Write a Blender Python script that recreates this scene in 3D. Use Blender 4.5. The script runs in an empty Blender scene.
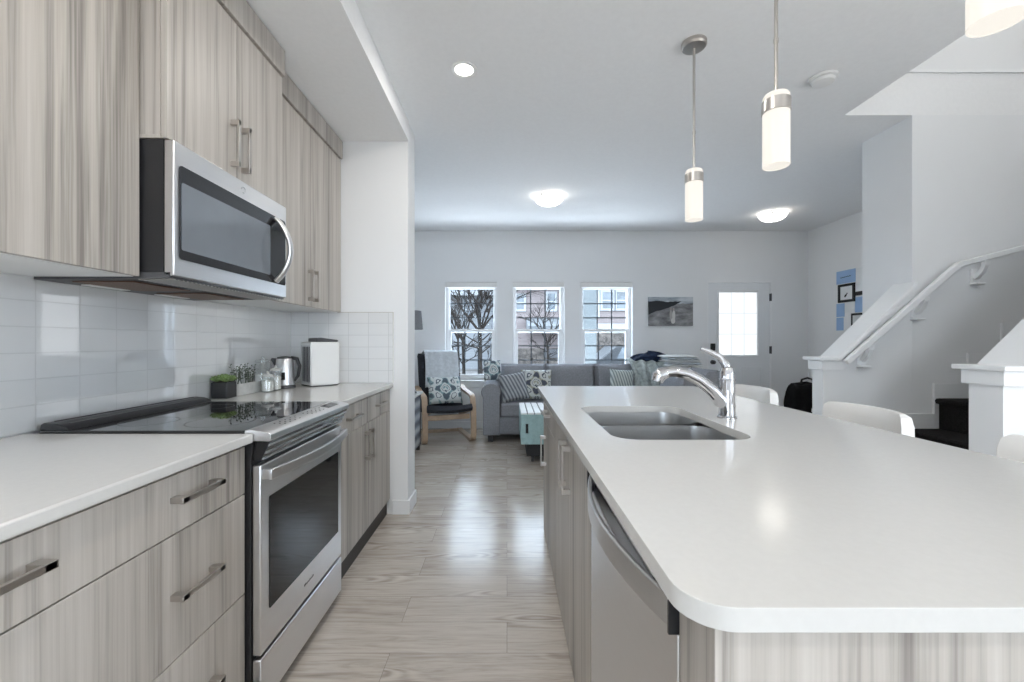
import bpy, bmesh, math, random
from mathutils import Vector, Matrix
random.seed(7)
SC = bpy.context.scene
COL = SC.collection
PI = math.pi

# ------------------------------------------------------------------ camera
H = 1.2
cam_d = bpy.data.cameras.new('camera')
cam_d.sensor_width = 36.0
cam_d.lens = 420.0 / 1024.0 * 36.0
cam_d.shift_x = 5.0 / 1024.0
cam_d.shift_y = 1.0 / 1024.0
cam_d.clip_start = 0.02
cam_d.clip_end = 300
cam = bpy.data.objects.new('camera', cam_d)
cam.location = (0, 0, H)
cam.rotation_euler = (PI / 2, 0, 0)
COL.objects.link(cam)
SC.camera = cam

# ------------------------------------------------------------------ world, colour management
SC.view_settings.view_transform = 'Standard'
SC.view_settings.look = 'None'
SC.view_settings.gamma = 1.0
SC.view_settings.use_curve_mapping = False
SC.view_settings.exposure = 0.40
W = bpy.data.worlds.new('overcast_sky')
SC.world = W
W.use_nodes = True
bg = W.node_tree.nodes['Background']
bg.inputs['Color'].default_value = (0.74, 0.87, 1.0, 1)
bg.inputs['Strength'].default_value = 7.5
try:
    SC.cycles.max_bounces = 10
    SC.cycles.diffuse_bounces = 6
    SC.cycles.sample_clamp_indirect = 6.0
    SC.cycles.use_denoising = True
except Exception:
    pass

def portal(name, loc, rot, sx, sy):
    d = bpy.data.lights.new(name, 'AREA')
    d.shape = 'RECTANGLE'; d.size = sx; d.size_y = sy
    d.cycles.is_portal = True
    o = bpy.data.objects.new(name, d)
    o.location = loc; o.rotation_euler = rot
    COL.objects.link(o)

def lamp(name, kind, loc, power, color, size=0.1, rot=(0, 0, 0), spread=None):
    d = bpy.data.lights.new(name, kind)
    d.energy = power; d.color = color
    if kind == 'AREA':
        d.shape = 'DISK'; d.size = size
        if spread: d.spread = spread
    elif kind == 'POINT':
        d.shadow_soft_size = size
    o = bpy.data.objects.new(name, d)
    o.location = loc; o.rotation_euler = rot
    COL.objects.link(o)
    return o

WARM = (1.0, 0.90, 0.78)
FILL_TINT = (0.97, 0.985, 1.0)
P_CAN, P_LEVEL_FILL, P_UP_FILL, P_REAR = 8.0, 2, 84, 38

WX, EX, BY, FY, CZ = -1.51, 4.18, 5.83, -3.0, 2.74     # room planes
# added fill lamps outside an invented right-wall patio door: one level, one tilted up
d_ = bpy.data.lights.new('side_level_fill', 'AREA')
d_.shape = 'RECTANGLE'; d_.size = 1.9; d_.size_y = 2.0; d_.energy = P_LEVEL_FILL; d_.color = FILL_TINT
o_ = bpy.data.objects.new('side_level_fill', d_)
o_.location = (EX + 0.12, -1.4, 1.1); o_.rotation_euler = (PI / 2, 0, PI / 2)
COL.objects.link(o_)
d_ = bpy.data.lights.new('side_up_fill', 'AREA')
d_.shape = 'RECTANGLE'; d_.size = 1.9; d_.size_y = 1.3; d_.energy = P_UP_FILL; d_.color = FILL_TINT
o_ = bpy.data.objects.new('side_up_fill', d_)
o_.location = (EX + 0.65, -1.4, 0.35); o_.rotation_euler = (PI / 2 + math.radians(68), 0, PI / 2)
COL.objects.link(o_)
# another added fill lamp, tilted up outside the invented window behind the viewer
d_ = bpy.data.lights.new('rear_up_fill', 'AREA')
d_.shape = 'RECTANGLE'; d_.size = 1.6; d_.size_y = 1.0; d_.energy = P_REAR; d_.color = FILL_TINT
o_ = bpy.data.objects.new('rear_up_fill', d_)
o_.location = (-0.4, FY - 0.62, 0.75); o_.rotation_euler = (PI / 2 + math.radians(62), 0, 0)
COL.objects.link(o_)
# fill lamp added below the front window sills, tilted up to brighten the ceiling
d_ = bpy.data.lights.new('front_up_fill', 'AREA')
d_.shape = 'RECTANGLE'; d_.size = 3.0; d_.size_y = 0.8; d_.energy = 150; d_.color = (0.84, 0.92, 1.0)
o_ = bpy.data.objects.new('front_up_fill', d_)
o_.location = (0.45, BY + 0.85, 0.12); o_.rotation_euler = (-PI / 2 - math.radians(55), 0, 0)
COL.objects.link(o_)
for cx in (-0.499, 0.437, 1.381):
    portal('window_portal', (cx, BY + 0.19, 1.35), (PI / 2, 0, 0), 0.7, 1.3)

# ------------------------------------------------------------------ mesh helpers
class MB:
    def __init__(self):
        self.bm = bmesh.new()
    def _face(self, vs):
        try:
            return self.bm.faces.new(vs)
        except ValueError:
            return None
    def box(self, x0, x1, y0, y1, z0, z1):
        v = [self.bm.verts.new(p) for p in ((x0,y0,z0),(x1,y0,z0),(x1,y1,z0),(x0,y1,z0),(x0,y0,z1),(x1,y0,z1),(x1,y1,z1),(x0,y1,z1))]
        for f in ((0,3,2,1),(4,5,6,7),(0,1,5,4),(1,2,6,5),(2,3,7,6),(3,0,4,7)):
            self._face([v[i] for i in f])
        return self
    def prism(self, poly, axis, a0, a1):
        def P(p, a):
            if axis == 'x': return (a, p[0], p[1])
            if axis == 'y': return (p[0], a, p[1])
            return (p[0], p[1], a)
        A = [self.bm.verts.new(P(p, a0)) for p in poly]
        B = [self.bm.verts.new(P(p, a1)) for p in poly]
        n = len(poly)
        self._face(A[::-1]); self._face(B)
        for i in range(n):
            j = (i + 1) % n
            self._face([A[i], A[j], B[j], B[i]])
        return self
    def loft(self, rings, cap=True, closed=True):
        R = [[self.bm.verts.new(p) for p in r] for r in rings]
        n = len(R[0])
        for a, b in zip(R[:-1], R[1:]):
            for i in range(n if closed else n - 1):
                j = (i + 1) % n
                self._face([a[i], a[j], b[j], b[i]])
        if cap:
            self._face(R[0][::-1]); self._face(R[-1])
        return self
    def tube(self, pts, r, n=10, cap=True, sx=1.0, sy=1.0, up=None, square=False):
        pts = [Vector(p) for p in pts]
        rs = r if isinstance(r, (list, tuple)) else [r] * len(pts)
        rings = []
        t0 = (pts[1] - pts[0]).normalized()
        u = Vector(up) if up else (Vector((0, 0, 1)) if abs(t0.z) < 0.9 else Vector((1, 0, 0)))
        for i, p in enumerate(pts):
            if i == 0: t = t0
            elif i == len(pts) - 1: t = (pts[i] - pts[i-1]).normalized()
            else: t = ((pts[i] - pts[i-1]).normalized() + (pts[i+1] - pts[i]).normalized()).normalized()
            s = t.cross(u).normalized()
            w = s.cross(t).normalized()
            u = w
            if square:
                k = rs[i]
                ring = [p + s*(k*sx*a) + w*(k*sy*b) for a, b in ((-1,-1),(1,-1),(1,1),(-1,1))]
            else:
                ring = [p + s*(math.cos(2*PI*k/n)*rs[i]*sx) + w*(math.sin(2*PI*k/n)*rs[i]*sy) for k in range(n)]
            rings.append(ring)
        return self.loft(rings, cap)
    def cyl(self, p0, p1, r, n=20, r2=None):
        return self.tube([p0, p1], [r, r if r2 is None else r2], n)
    def lathe(self, prof, cx, cy, n=28, cap=True):
        rings = [[(cx + r*math.cos(2*PI*k/n), cy + r*math.sin(2*PI*k/n), z) for k in range(n)] for r, z in prof]
        return self.loft(rings, cap)
    def ball(self, c, rx, ry, rz, nu=14, nv=8):
        rings = []
        for j in range(1, nv):
            a = -PI/2 + PI*j/nv
            rings.append([(c[0]+rx*math.cos(a)*math.cos(2*PI*k/nu), c[1]+ry*math.cos(a)*math.sin(2*PI*k/nu), c[2]+rz*math.sin(a)) for k in range(nu)])
        return self.loft(rings, True)
    def pillow(self, w, h, t, M, n=12, pinch=0.08):
        """soft square pillow in the local xz plane, thickness along local y"""
        def pt(i, j, s):
            u = -1 + 2*i/n; v = -1 + 2*j/n
            k = ((1-u**4)*(1-v**4))**0.5
            x = u*w/2*(1-pinch*(1-v*v)*(abs(u)**3)*0.6)
            z = v*h/2*(1-pinch*(1-u*u)*(abs(v)**3)*0.6)
            return M @ Vector((x, s*t/2*k, z))
        top = [[self.bm.verts.new(pt(i, j, 1)) for j in range(n+1)] for i in range(n+1)]
        bot = [[top[i][j] if i in (0, n) or j in (0, n) else self.bm.verts.new(pt(i, j, -1)) for j in range(n+1)] for i in range(n+1)]
        for i in range(n):
            for j in range(n):
                self._face([top[i][j], top[i][j+1], top[i+1][j+1], top[i+1][j]])
                self._face([bot[i][j], bot[i+1][j], bot[i+1][j+1], bot[i][j+1]])
        return self
    def sheet(self, fn, nu, nv):
        V = [[self.bm.verts.new(fn(i/nu, j/nv)) for j in range(nv+1)] for i in range(nu+1)]
        for i in range(nu):
            for j in range(nv):
                self._face([V[i][j], V[i+1][j], V[i+1][j+1], V[i][j+1]])
        return self

def rrect(x0, x1, y0, y1, r, n=6):
    pts = []
    for cx, cy, a0 in ((x1-r, y1-r, 0), (x0+r, y1-r, 90), (x0+r, y0+r, 180), (x1-r, y0+r, 270)):
        for k in range(n+1):
            a = math.radians(a0 + 90*k/n)
            pts.append((cx + r*math.cos(a), cy + r*math.sin(a)))
    return pts

def root_of(o):
    while o.parent is not None:
        o = o.parent
    return o

def obj(name, mb, m, parent=None, bevel=0, seg=2, solid=0, sub=0, angle=35, flip=False):
    bm = mb.bm
    bmesh.ops.recalc_face_normals(bm, faces=bm.faces[:])
    if parent is not None:
        loc = root_of(parent).location
        bmesh.ops.translate(bm, verts=bm.verts[:], vec=-loc)
    me = bpy.data.meshes.new(name)
    bm.to_mesh(me); bm.free()
    me.materials.append(m)
    for p in me.polygons: p.use_smooth = True
    me.set_sharp_from_angle(angle=math.radians(angle))
    o = bpy.data.objects.new(name, me)
    COL.objects.link(o)
    if parent is not None: o.parent = parent
    if solid:
        md = o.modifiers.new('thick', 'SOLIDIFY'); md.thickness = solid; md.offset = 0
    if bevel:
        md = o.modifiers.new('round', 'BEVEL'); md.width = bevel; md.segments = seg; md.limit_method = 'ANGLE'; md.angle_limit = math.radians(40)
    if sub:
        md = o.modifiers.new('soft', 'SUBSURF'); md.levels = sub; md.render_levels = sub
    return o

def tag(o, label, cat, group=None, kind=None):
    o['label'] = label; o['category'] = cat
    if group: o['group'] = group
    if kind: o['kind'] = kind
    return o

def thing(name, label, cat, loc=(0, 0, 0), group=None, kind=None):
    o = bpy.data.objects.new(name, None)
    o.empty_display_size = 0.05
    COL.objects.link(o)
    o.location = loc
    return tag(o, label, cat, group, kind)

def single(name, mb, m, label, cat, group=None, kind=None, **k):
    return tag(obj(name, mb, m, None, **k), label, cat, group, kind)

def dup(root, loc, rotz, label, group=None):
    r = root.copy(); COL.objects.link(r)
    r.location = loc; r.rotation_euler = (0, 0, rotz); r['label'] = label
    if group: r['group'] = group
    for ch in list(root.children):
        c = ch.copy(); COL.objects.link(c); c.parent = r
        for g in list(ch.children):
            d = g.copy(); COL.objects.link(d); d.parent = c
    return r

# ------------------------------------------------------------------ materials
class NT:
    def __init__(self, name):
        self.m = bpy.data.materials.new(name); self.m.use_nodes = True
        self.t = self.m.node_tree; self.n = self.t.nodes
        self.b = self.n['Principled BSDF']
    def node(self, typ, **k):
        nd = self.n.new(typ)
        for a, v in k.items(): setattr(nd, a, v)
        return nd
    def link(self, a, b): self.t.links.new(a, b)
    def math(self, op, a, b=None, c=None):
        nd = self.node('ShaderNodeMath', operation=op)
        for i, v in enumerate((a, b, c)):
            if v is None: continue
            if isinstance(v, (int, float)): nd.inputs[i].default_value = v
            else: self.link(v, nd.inputs[i])
        return nd.outputs[0]
    def ramp(self, fac, stops, interp='LINEAR'):
        r = self.node('ShaderNodeValToRGB'); r.color_ramp.interpolation = interp
        e = r.color_ramp.elements
        while len(e) < len(stops): e.new(0.5)
        for i, (p, c) in enumerate(stops):
            e[i].position = p; e[i].color = (*c, 1)
        self.link(fac, r.inputs[0])
        return r.outputs[0]
    def coords(self, scale=(1, 1, 1), loc=(0, 0, 0), kind='Object', rnd=0.0):
        tc = self.node('ShaderNodeTexCoord')
        mp = self.node('ShaderNodeMapping')
        mp.inputs['Scale'].default_value = scale; mp.inputs['Location'].default_value = loc
        src = tc.outputs[kind]
        if rnd:
            oi = self.node('ShaderNodeObjectInfo')
            sc = self.node('ShaderNodeVectorMath', operation='SCALE'); sc.inputs[0].default_value = (rnd, rnd*1.3, rnd*0.7)
            self.link(oi.outputs['Random'], sc.inputs['Scale'])
            ad = self.node('ShaderNodeVectorMath', operation='ADD')
            self.link(src, ad.inputs[0]); self.link(sc.outputs[0], ad.inputs[1]); src = ad.outputs[0]
        self.link(src, mp.inputs['Vector'])
        return mp.outputs[0]
    def noise(self, vec, scale=1.0, detail=4, rough=0.55, dist=0.0):
        nd = self.node('ShaderNodeTexNoise')
        nd.inputs['Scale'].default_value = scale; nd.inputs['Detail'].default_value = detail
        nd.inputs['Roughness'].default_value = rough; nd.inputs['Distortion'].default_value = dist
        self.link(vec, nd.inputs['Vector'])
        return nd.outputs['Fac']
    def bump(self, h, strength=0.2, dist=0.01):
        b = self.node('ShaderNodeBump'); b.inputs['Strength'].default_value = strength; b.inputs['Distance'].default_value = dist
        self.link(h, b.inputs['Height']); self.link(b.outputs[0], self.b.inputs['Normal'])
    def mix(self, fac, a, b, mode='MIX'):
        nd = self.node('ShaderNodeMix', data_type='RGBA', blend_type=mode)
        if isinstance(fac, (int, float)): nd.inputs[0].default_value = fac
        else: self.link(fac, nd.inputs[0])
        for s, v in ((6, a), (7, b)):
            if isinstance(v, tuple): nd.inputs[s].default_value = (*v, 1)
            else: self.link(v, nd.inputs[s])
        return nd.outputs[2]

def plain(name, col, rough=0.5, metal=0.0, spec=0.5, var=0.06, scale=6.0, bump=0.0, bscale=200.0, coat=0.0):
    t = NT(name)
    v = t.coords((1, 1, 1))
    n = t.noise(v, scale, 3)
    a = tuple(max(0, c*(1-var)) for c in col); b = tuple(min(1, c*(1+var)) for c in col)
    t.link(t.ramp(n, [(0.3, a), (0.7, b)]), t.b.inputs['Base Color'])
    t.b.inputs['Roughness'].default_value = rough
    t.b.inputs['Metallic'].default_value = metal
    t.b.inputs['Specular IOR Level'].default_value = spec
    if coat: t.b.inputs['Coat Weight'].default_value = coat; t.b.inputs['Coat Roughness'].default_value = 0.05
    if bump: t.bump(t.noise(t.coords((1, 1, 1)), bscale, 2), bump, 0.003)
    return t.m

def brushed(name, col, rough, axis):
    """brushed metal, the brushing runs along axis"""
    t = NT(name)
    sc = [220, 220, 220]; sc['xyz'.index(axis)] = 3
    n = t.noise(t.coords(tuple(sc)), 1.0, 2)
    t.link(t.ramp(n, [(0.25, tuple(c*0.97 for c in col)), (0.75, col)]), t.b.inputs['Base Color'])
    t.b.inputs['Metallic'].default_value = 1.0
    t.link(t.math('MULTIPLY_ADD', n, 0.05, rough-0.025), t.b.inputs['Roughness'])
    return t.m

def wood(name, dark, mid, light, rough=0.42):
    t = NT(name)
    v1 = t.coords((9, 9, 0.22), rnd=17)
    v2 = t.coords((45, 45, 0.9), rnd=17)
    v3 = t.coords((160, 160, 2.5), rnd=17)
    n1 = t.noise(v1, 1.0, 3, 0.5, 0.25)
    n2 = t.noise(v2, 1.0, 5, 0.6, 0.3)
    n3 = t.noise(v3, 1.0, 2, 0.5)
    f = t.math('ADD', t.math('MULTIPLY', n1, 0.40), t.math('ADD', t.math('MULTIPLY', n2, 0.46), t.math('MULTIPLY', n3, 0.16)))
    t.link(t.ramp(f, [(0.375, dark), (0.485, mid), (0.62, light)]), t.b.inputs['Base Color'])
    t.b.inputs['Roughness'].default_value = rough
    t.bump(n2, 0.08, 0.002)
    return t.m

def emit(name, col, strength, base=1.0):
    t = NT(name)
    t.b.inputs['Base Color'].default_value = (*(c*base for c in col), 1)
    t.b.inputs['Emission Color'].default_value = (*col, 1)
    t.b.inputs['Emission Strength'].default_value = strength
    t.b.inputs['Roughness'].default_value = 0.4
    return t.m

def glassy(name, col=(1, 1, 1), rough=0.0, refl=0.10, edge=0.5):
    t = NT(name)
    tr = t.node('ShaderNodeBsdfTransparent'); tr.inputs[0].default_value = (*col, 1)
    gl = t.node('ShaderNodeBsdfGlossy'); gl.inputs['Roughness'].default_value = rough
    lw = t.node('ShaderNodeLayerWeight'); lw.inputs[0].default_value = 0.35
    mx = t.node('ShaderNodeMixShader')
    f = t.math('MULTIPLY_ADD', lw.outputs['Facing'], edge, refl)
    t.link(f, mx.inputs[0]); t.link(tr.outputs[0], mx.inputs[1]); t.link(gl.outputs[0], mx.inputs[2])
    t.link(mx.outputs[0], t.n['Material Output'].inputs['Surface'])
    return t.m

M = {}
M['paint'] = plain('wall_paint', (0.84, 0.85, 0.86), 0.6, spec=0.3, var=0.01, scale=2)
M['ceil'] = plain('ceiling_paint', (0.87, 0.875, 0.88), 0.8, spec=0.2, var=0.015, scale=40)
M['trim'] = plain('white_trim_paint', (0.86, 0.87, 0.88), 0.35, var=0.01)
M['door'] = plain('door_paint', (0.82, 0.84, 0.86), 0.4, var=0.01)
M['quartz'] = plain('white_quartz', (0.62, 0.613, 0.595), 0.15, var=0.015, scale=90)
M['wood'] = wood('grey_beige_laminate', (0.225, 0.203, 0.185), (0.43, 0.397, 0.36), (0.54, 0.505, 0.467))
M['melamine'] = plain('white_melamine', (0.82, 0.82, 0.81), 0.4, var=0.01)
M['steel'] = brushed('brushed_steel', (0.76, 0.76, 0.77), 0.33, 'y')
M['steelz'] = brushed('sink_steel', (0.55, 0.55, 0.55), 0.30, 'x')
M['nickel'] = brushed('brushed_nickel', (0.56, 0.53, 0.50), 0.32, 'z')
M['chrome'] = plain('chrome', (0.60, 0.60, 0.62), 0.06, 1.0, var=0.0)
M['black'] = plain('black_enamel', (0.018, 0.018, 0.02), 0.35, var=0.1)
M['blackglass'] = plain('black_glass', (0.012, 0.012, 0.014), 0.03, var=0.0, spec=0.7)
M['ovenglass'] = plain('oven_door_glass', (0.012, 0.012, 0.014), 0.04, var=0.0, spec=0.35)
M['mwglass'] = plain('grey_mesh_glass', (0.17, 0.19, 0.215), 0.10, var=0.05, spec=0.9)
M['darkgrey'] = plain('dark_grey_plastic', (0.07, 0.07, 0.075), 0.45)
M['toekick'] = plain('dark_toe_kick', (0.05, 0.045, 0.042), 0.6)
M['filter'] = plain('brown_grease_filter', (0.16, 0.09, 0.06), 0.5, 0.4, bump=0.4, bscale=300)
M['white'] = plain('white_plastic', (0.82, 0.82, 0.81), 0.4, var=0.01)
M['leather'] = plain('white_leatherette', (0.80, 0.785, 0.76), 0.42, var=0.02, bump=0.08, bscale=160)
M['carpet'] = plain('charcoal_carpet', (0.022, 0.021, 0.021), 0.95, spec=0.1, var=0.6, scale=140, bump=0.9, bscale=220)
M['sofa'] = plain('grey_sofa_fabric', (0.255, 0.262, 0.285), 0.9, spec=0.2, var=0.12, scale=60, bump=0.3, bscale=350)
M['throw'] = plain('pale_grey_throw', (0.60, 0.64, 0.68), 0.95, spec=0.1, var=0.10, scale=30, bump=0.4, bscale=250)
M['sage'] = plain('sage_knit_throw', (0.40, 0.45, 0.45), 0.95, spec=0.1, var=0.35, scale=22, bump=0.5, bscale=120)
M['bagfab'] = plain('black_canvas', (0.010, 0.010, 0.011), 0.9, spec=0.15, var=0.3, scale=15, bump=0.4)
M['darkfab'] = plain('charcoal_fabric', (0.035, 0.037, 0.045), 0.9, spec=0.2, var=0.2, scale=40, bump=0.3)
M['navy'] = plain('navy_fabric', (0.015, 0.025, 0.055), 0.9, spec=0.2, var=0.5, scale=20, bump=0.4)
M['birch'] = plain('birch_veneer', (0.46, 0.34, 0.24), 0.45, var=0.12, scale=18)
M['teal'] = plain('teal_painted_wood', (0.29, 0.43, 0.44), 0.55, var=0.12, scale=25)
M['crateTop'] = plain('white_painted_board', (0.78, 0.80, 0.80), 0.5, var=0.04)
M['pot'] = plain('black_ceramic', (0.02, 0.02, 0.022), 0.3)
M['leaf'] = plain('green_leaf', (0.20, 0.29, 0.10), 0.5, var=0.45, scale=30)
M['sprig'] = plain('grey_green_sprig', (0.10, 0.13, 0.09), 0.7, var=0.4, scale=40)
M['soil'] = plain('potting_soil', (0.03, 0.02, 0.015), 0.95, bump=0.8)
M['whitewood'] = plain('whitewashed_wood', (0.60, 0.60, 0.58), 0.6, var=0.12, scale=30)
M['sugar'] = plain('white_powder', (0.84, 0.83, 0.80), 0.9, var=0.02)
M['pane'] = glassy('window_glass', (0.96, 0.98, 1.0), 0.0, 0.0, 0.10)
M['jar'] = glassy('jar_glass', (0.93, 0.95, 0.95), 0.0, 0.10)
M['frost'] = emit('frosted_glow_glass', (0.92, 0.96, 1.0), 0.86, 0.05)  # emission stands in for daylight coming through the pane
M['shade'] = emit('opal_lamp_glass', (1.0, 0.945, 0.86), 0.60, 0.25)
M['lens'] = emit('recessed_lamp_lens', (1.0, 0.96, 0.88), 6.0)
M['dome'] = emit('opal_dome_glass', (1.0, 0.95, 0.87), 5.0, 0.3)
M['lampshade'] = plain('grey_linen_shade', (0.22, 0.23, 0.25), 0.9, var=0.1, scale=80)
M['paperblue'] = plain('light_blue_card', (0.33, 0.50, 0.76), 0.7, var=0.03)
M['paper'] = plain('white_card', (0.80, 0.82, 0.83), 0.7, var=0.02)
M['ink'] = plain('black_ink', (0.012, 0.012, 0.014), 0.6)
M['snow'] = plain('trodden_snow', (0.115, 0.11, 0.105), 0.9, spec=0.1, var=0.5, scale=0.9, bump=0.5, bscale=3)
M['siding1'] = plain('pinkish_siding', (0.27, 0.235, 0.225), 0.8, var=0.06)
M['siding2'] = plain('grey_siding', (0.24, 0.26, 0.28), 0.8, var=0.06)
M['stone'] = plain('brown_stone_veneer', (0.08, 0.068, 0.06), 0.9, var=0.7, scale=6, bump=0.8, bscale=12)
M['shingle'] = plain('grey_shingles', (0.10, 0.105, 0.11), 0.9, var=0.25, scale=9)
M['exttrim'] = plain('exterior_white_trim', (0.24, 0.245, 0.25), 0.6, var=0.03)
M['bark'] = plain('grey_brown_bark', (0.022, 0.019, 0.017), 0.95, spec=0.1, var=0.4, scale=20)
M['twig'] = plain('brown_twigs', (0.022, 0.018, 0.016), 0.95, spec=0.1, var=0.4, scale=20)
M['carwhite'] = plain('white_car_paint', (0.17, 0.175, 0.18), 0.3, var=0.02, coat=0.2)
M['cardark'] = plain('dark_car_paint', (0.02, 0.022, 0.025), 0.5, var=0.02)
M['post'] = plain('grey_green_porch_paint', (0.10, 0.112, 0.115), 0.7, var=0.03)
M['darkpane'] = plain('reflective_house_glass', (0.10, 0.115, 0.13), 0.1, var=0.4, scale=1.5)

def grille_mat():
    return plain('window_grille', (0.07, 0.075, 0.08), 0.5)
M['grille'] = grille_mat()

def tile_mat(name, u):
    t = NT(name)
    tc = t.node('ShaderNodeTexCoord'); sp = t.node('ShaderNodeSeparateXYZ'); t.link(tc.outputs['Object'], sp.inputs[0])
    cb = t.node('ShaderNodeCombineXYZ')
    if u == 'y':
        t.link(t.math('SUBTRACT', sp.outputs[1], 1.477 - 0.1385*20), cb.inputs[0])
    else:
        t.link(t.math('SUBTRACT', sp.outputs[0], -1.51 - 0.1389*20), cb.inputs[0])
    t.link(t.math('SUBTRACT', sp.outputs[2], 0.9175 - 0.0826*20), cb.inputs[1])
    br = t.node('ShaderNodeTexBrick'); br.offset = 0.0; br.squash = 1.0
    br.inputs['Color1'].default_value = (0.78, 0.785, 0.79, 1); br.inputs['Color2'].default_value = (0.75, 0.76, 0.765, 1)
    br.inputs['Mortar'].default_value = (0.60, 0.605, 0.61, 1)
    br.inputs['Scale'].default_value = 1.0
    br.inputs['Mortar Size'].default_value = 0.0020; br.inputs['Mortar Smooth'].default_value = 0.3
    br.inputs['Brick Width'].default_value = 0.1385; br.inputs['Row Height'].default_value = 0.0826
    t.link(cb.outputs[0], br.inputs['Vector'])
    t.link(br.outputs['Color'], t.b.inputs['Base Color'])
    t.link(t.math('MULTIPLY_ADD', br.outputs['Fac'], 0.5, 0.05 if u == 'y' else 0.22), t.b.inputs['Roughness'])
    t.b.inputs['Specular IOR Level'].default_value = 0.9 if u == 'y' else 0.3
    t.b.inputs['Coat Weight'].default_value = 1.0 if u == 'y' else 0.0; t.b.inputs['Coat Roughness'].default_value = 0.03; t.b.inputs['Coat IOR'].default_value = 2.3
    n = t.noise(t.coords((1, 1, 1)), 5.0, 1)
    h = t.math('ADD', t.math('MULTIPLY', br.outputs['Fac'], -1.0), t.math('MULTIPLY', n, 0.35))
    t.bump(h, 0.4, 0.0025)
    return t.m
M['tileY'] = tile_mat('white_wall_tile', 'y')
M['tileX'] = tile_mat('white_wall_tile_end', 'x')

def floor_mat():
    t = NT('grey_oak_planks')
    tc = t.node('ShaderNodeTexCoord')
    br = t.node('ShaderNodeTexBrick'); br.offset = 0.37; br.offset_frequency = 2
    br.inputs['Scale'].default_value = 1.0; br.inputs['Brick Width'].default_value = 1.22; br.inputs['Row Height'].default_value = 0.18
    br.inputs['Mortar Size'].default_value = 0.0009; br.inputs['Mortar Smooth'].default_value = 0.1
    br.inputs['Color1'].default_value = (0, 0, 0, 1); br.inputs['Color2'].default_value = (1, 1, 1, 1); br.inputs['Mortar'].default_value = (0.5, 0.5, 0.5, 1)
    t.link(tc.outputs['Object'], br.inputs['Vector'])
    # shift the grain from plank to plank
    sep = t.node('ShaderNodeSeparateColor'); t.link(br.outputs['Color'], sep.inputs[0])
    sh = t.node('ShaderNodeCombineXYZ'); t.link(t.math('MULTIPLY', sep.outputs[0], 9.0), sh.inputs[0]); t.link(t.math('MULTIPLY', sep.outputs[0], 5.0), sh.inputs[1])
    ad = t.node('ShaderNodeVectorMath', operation='ADD'); t.link(tc.outputs['Object'], ad.inputs[0]); t.link(sh.outputs[0], ad.inputs[1])
    m1 = t.node('ShaderNodeMapping'); m1.inputs['Scale'].default_value = (2.2, 26, 1); t.link(ad.outputs[0], m1.inputs[0])
    m2 = t.node('ShaderNodeMapping'); m2.inputs['Scale'].default_value = (7, 130, 1); t.link(ad.outputs[0], m2.inputs[0])
    n1 = t.noise(m1.outputs[0], 1.0, 6, 0.65, 1.2)
    n2 = t.noise(m2.outputs[0], 1.0, 3, 0.6, 0.4)
    # cathedral grain: contour lines of a smooth stretched noise, showing only in patches
    m3 = t.node('ShaderNodeMapping'); m3.inputs['Scale'].default_value = (1.5, 8, 1); t.link(ad.outputs[0], m3.inputs[0])
    n3 = t.noise(m3.outputs[0], 1.0, 1, 0.4)
    rings = t.math('SINE', t.math('MULTIPLY', n3, 95.0))
    patch = t.math('SMOOTH_MIN', t.math('MULTIPLY', t.math('MAXIMUM', t.math('SUBTRACT', n3, 0.50), 0.0), 9.0), 1.0, 0.2)
    grain = t.math('MULTIPLY', t.math('MULTIPLY', rings, patch), 0.10)
    f = t.math('ADD', t.math('ADD', t.math('MULTIPLY', n1, 0.50), grain), t.math('ADD', t.math('MULTIPLY', n2, 0.24), t.math('MULTIPLY_ADD', sep.outputs[0], 0.11, 0.045)))
    c = t.ramp(f, [(0.28, (0.30, 0.255, 0.215)), (0.46, (0.50, 0.445, 0.39)), (0.68, (0.64, 0.59, 0.53))])
    c2 = t.mix(br.outputs['Fac'], c, (0.22, 0.19, 0.165))
    t.link(c2, t.b.inputs['Base Color'])
    t.link(t.math('MULTIPLY_ADD', n2, 0.10, 0.14), t.b.inputs['Roughness'])
    h = t.math('ADD', t.math('MULTIPLY', br.outputs['Fac'], -0.8), t.math('MULTIPLY', n1, 0.3))
    t.bump(h, 0.08, 0.002)
    return t.m
M['floor'] = floor_mat()

def ikat_mat(name, ground, dark, accent):
    t = NT(name)
    v = t.coords((1, 1, 1))
    sp = t.node('ShaderNodeSeparateXYZ'); t.link(v, sp.inputs[0])
    ax = t.math('ABSOLUTE', sp.outputs[0]); az = t.math('ABSOLUTE', sp.outputs[2])
    n = t.noise(t.coords((1, 1, 1)), 16.0, 2)
    a = t.math('SINE', t.math('MULTIPLY_ADD', ax, 34.0, t.math('MULTIPLY', n, 2.2)))
    b = t.math('SINE', t.math('MULTIPLY_ADD', sp.outputs[2], 27.0, t.math('MULTIPLY', n, 2.6)))
    cc = t.math('SINE', t.math('MULTIPLY', t.math('ADD', ax, az), 46.0))
    f = t.math('MULTIPLY_ADD', t.math('ADD', t.math('MULTIPLY', a, b), t.math('MULTIPLY', cc, 0.45)), 0.32, 0.5)
    t.link(t.ramp(f, [(0.0, dark), (0.30, accent), (0.40, ground), (0.66, dark), (0.74, ground), (0.90, accent)], 'CONSTANT'), t.b.inputs['Base Color'])
    t.b.inputs['Roughness'].default_value = 0.9
    return t.m
M['ikat'] = ikat_mat('ikat_fabric', (0.62, 0.66, 0.66), (0.10, 0.13, 0.16), (0.24, 0.36, 0.38))
M['ikatgrey'] = ikat_mat('grey_ikat_fabric', (0.55, 0.57, 0.56), (0.07, 0.08, 0.11), (0.34, 0.34, 0.28))

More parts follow.
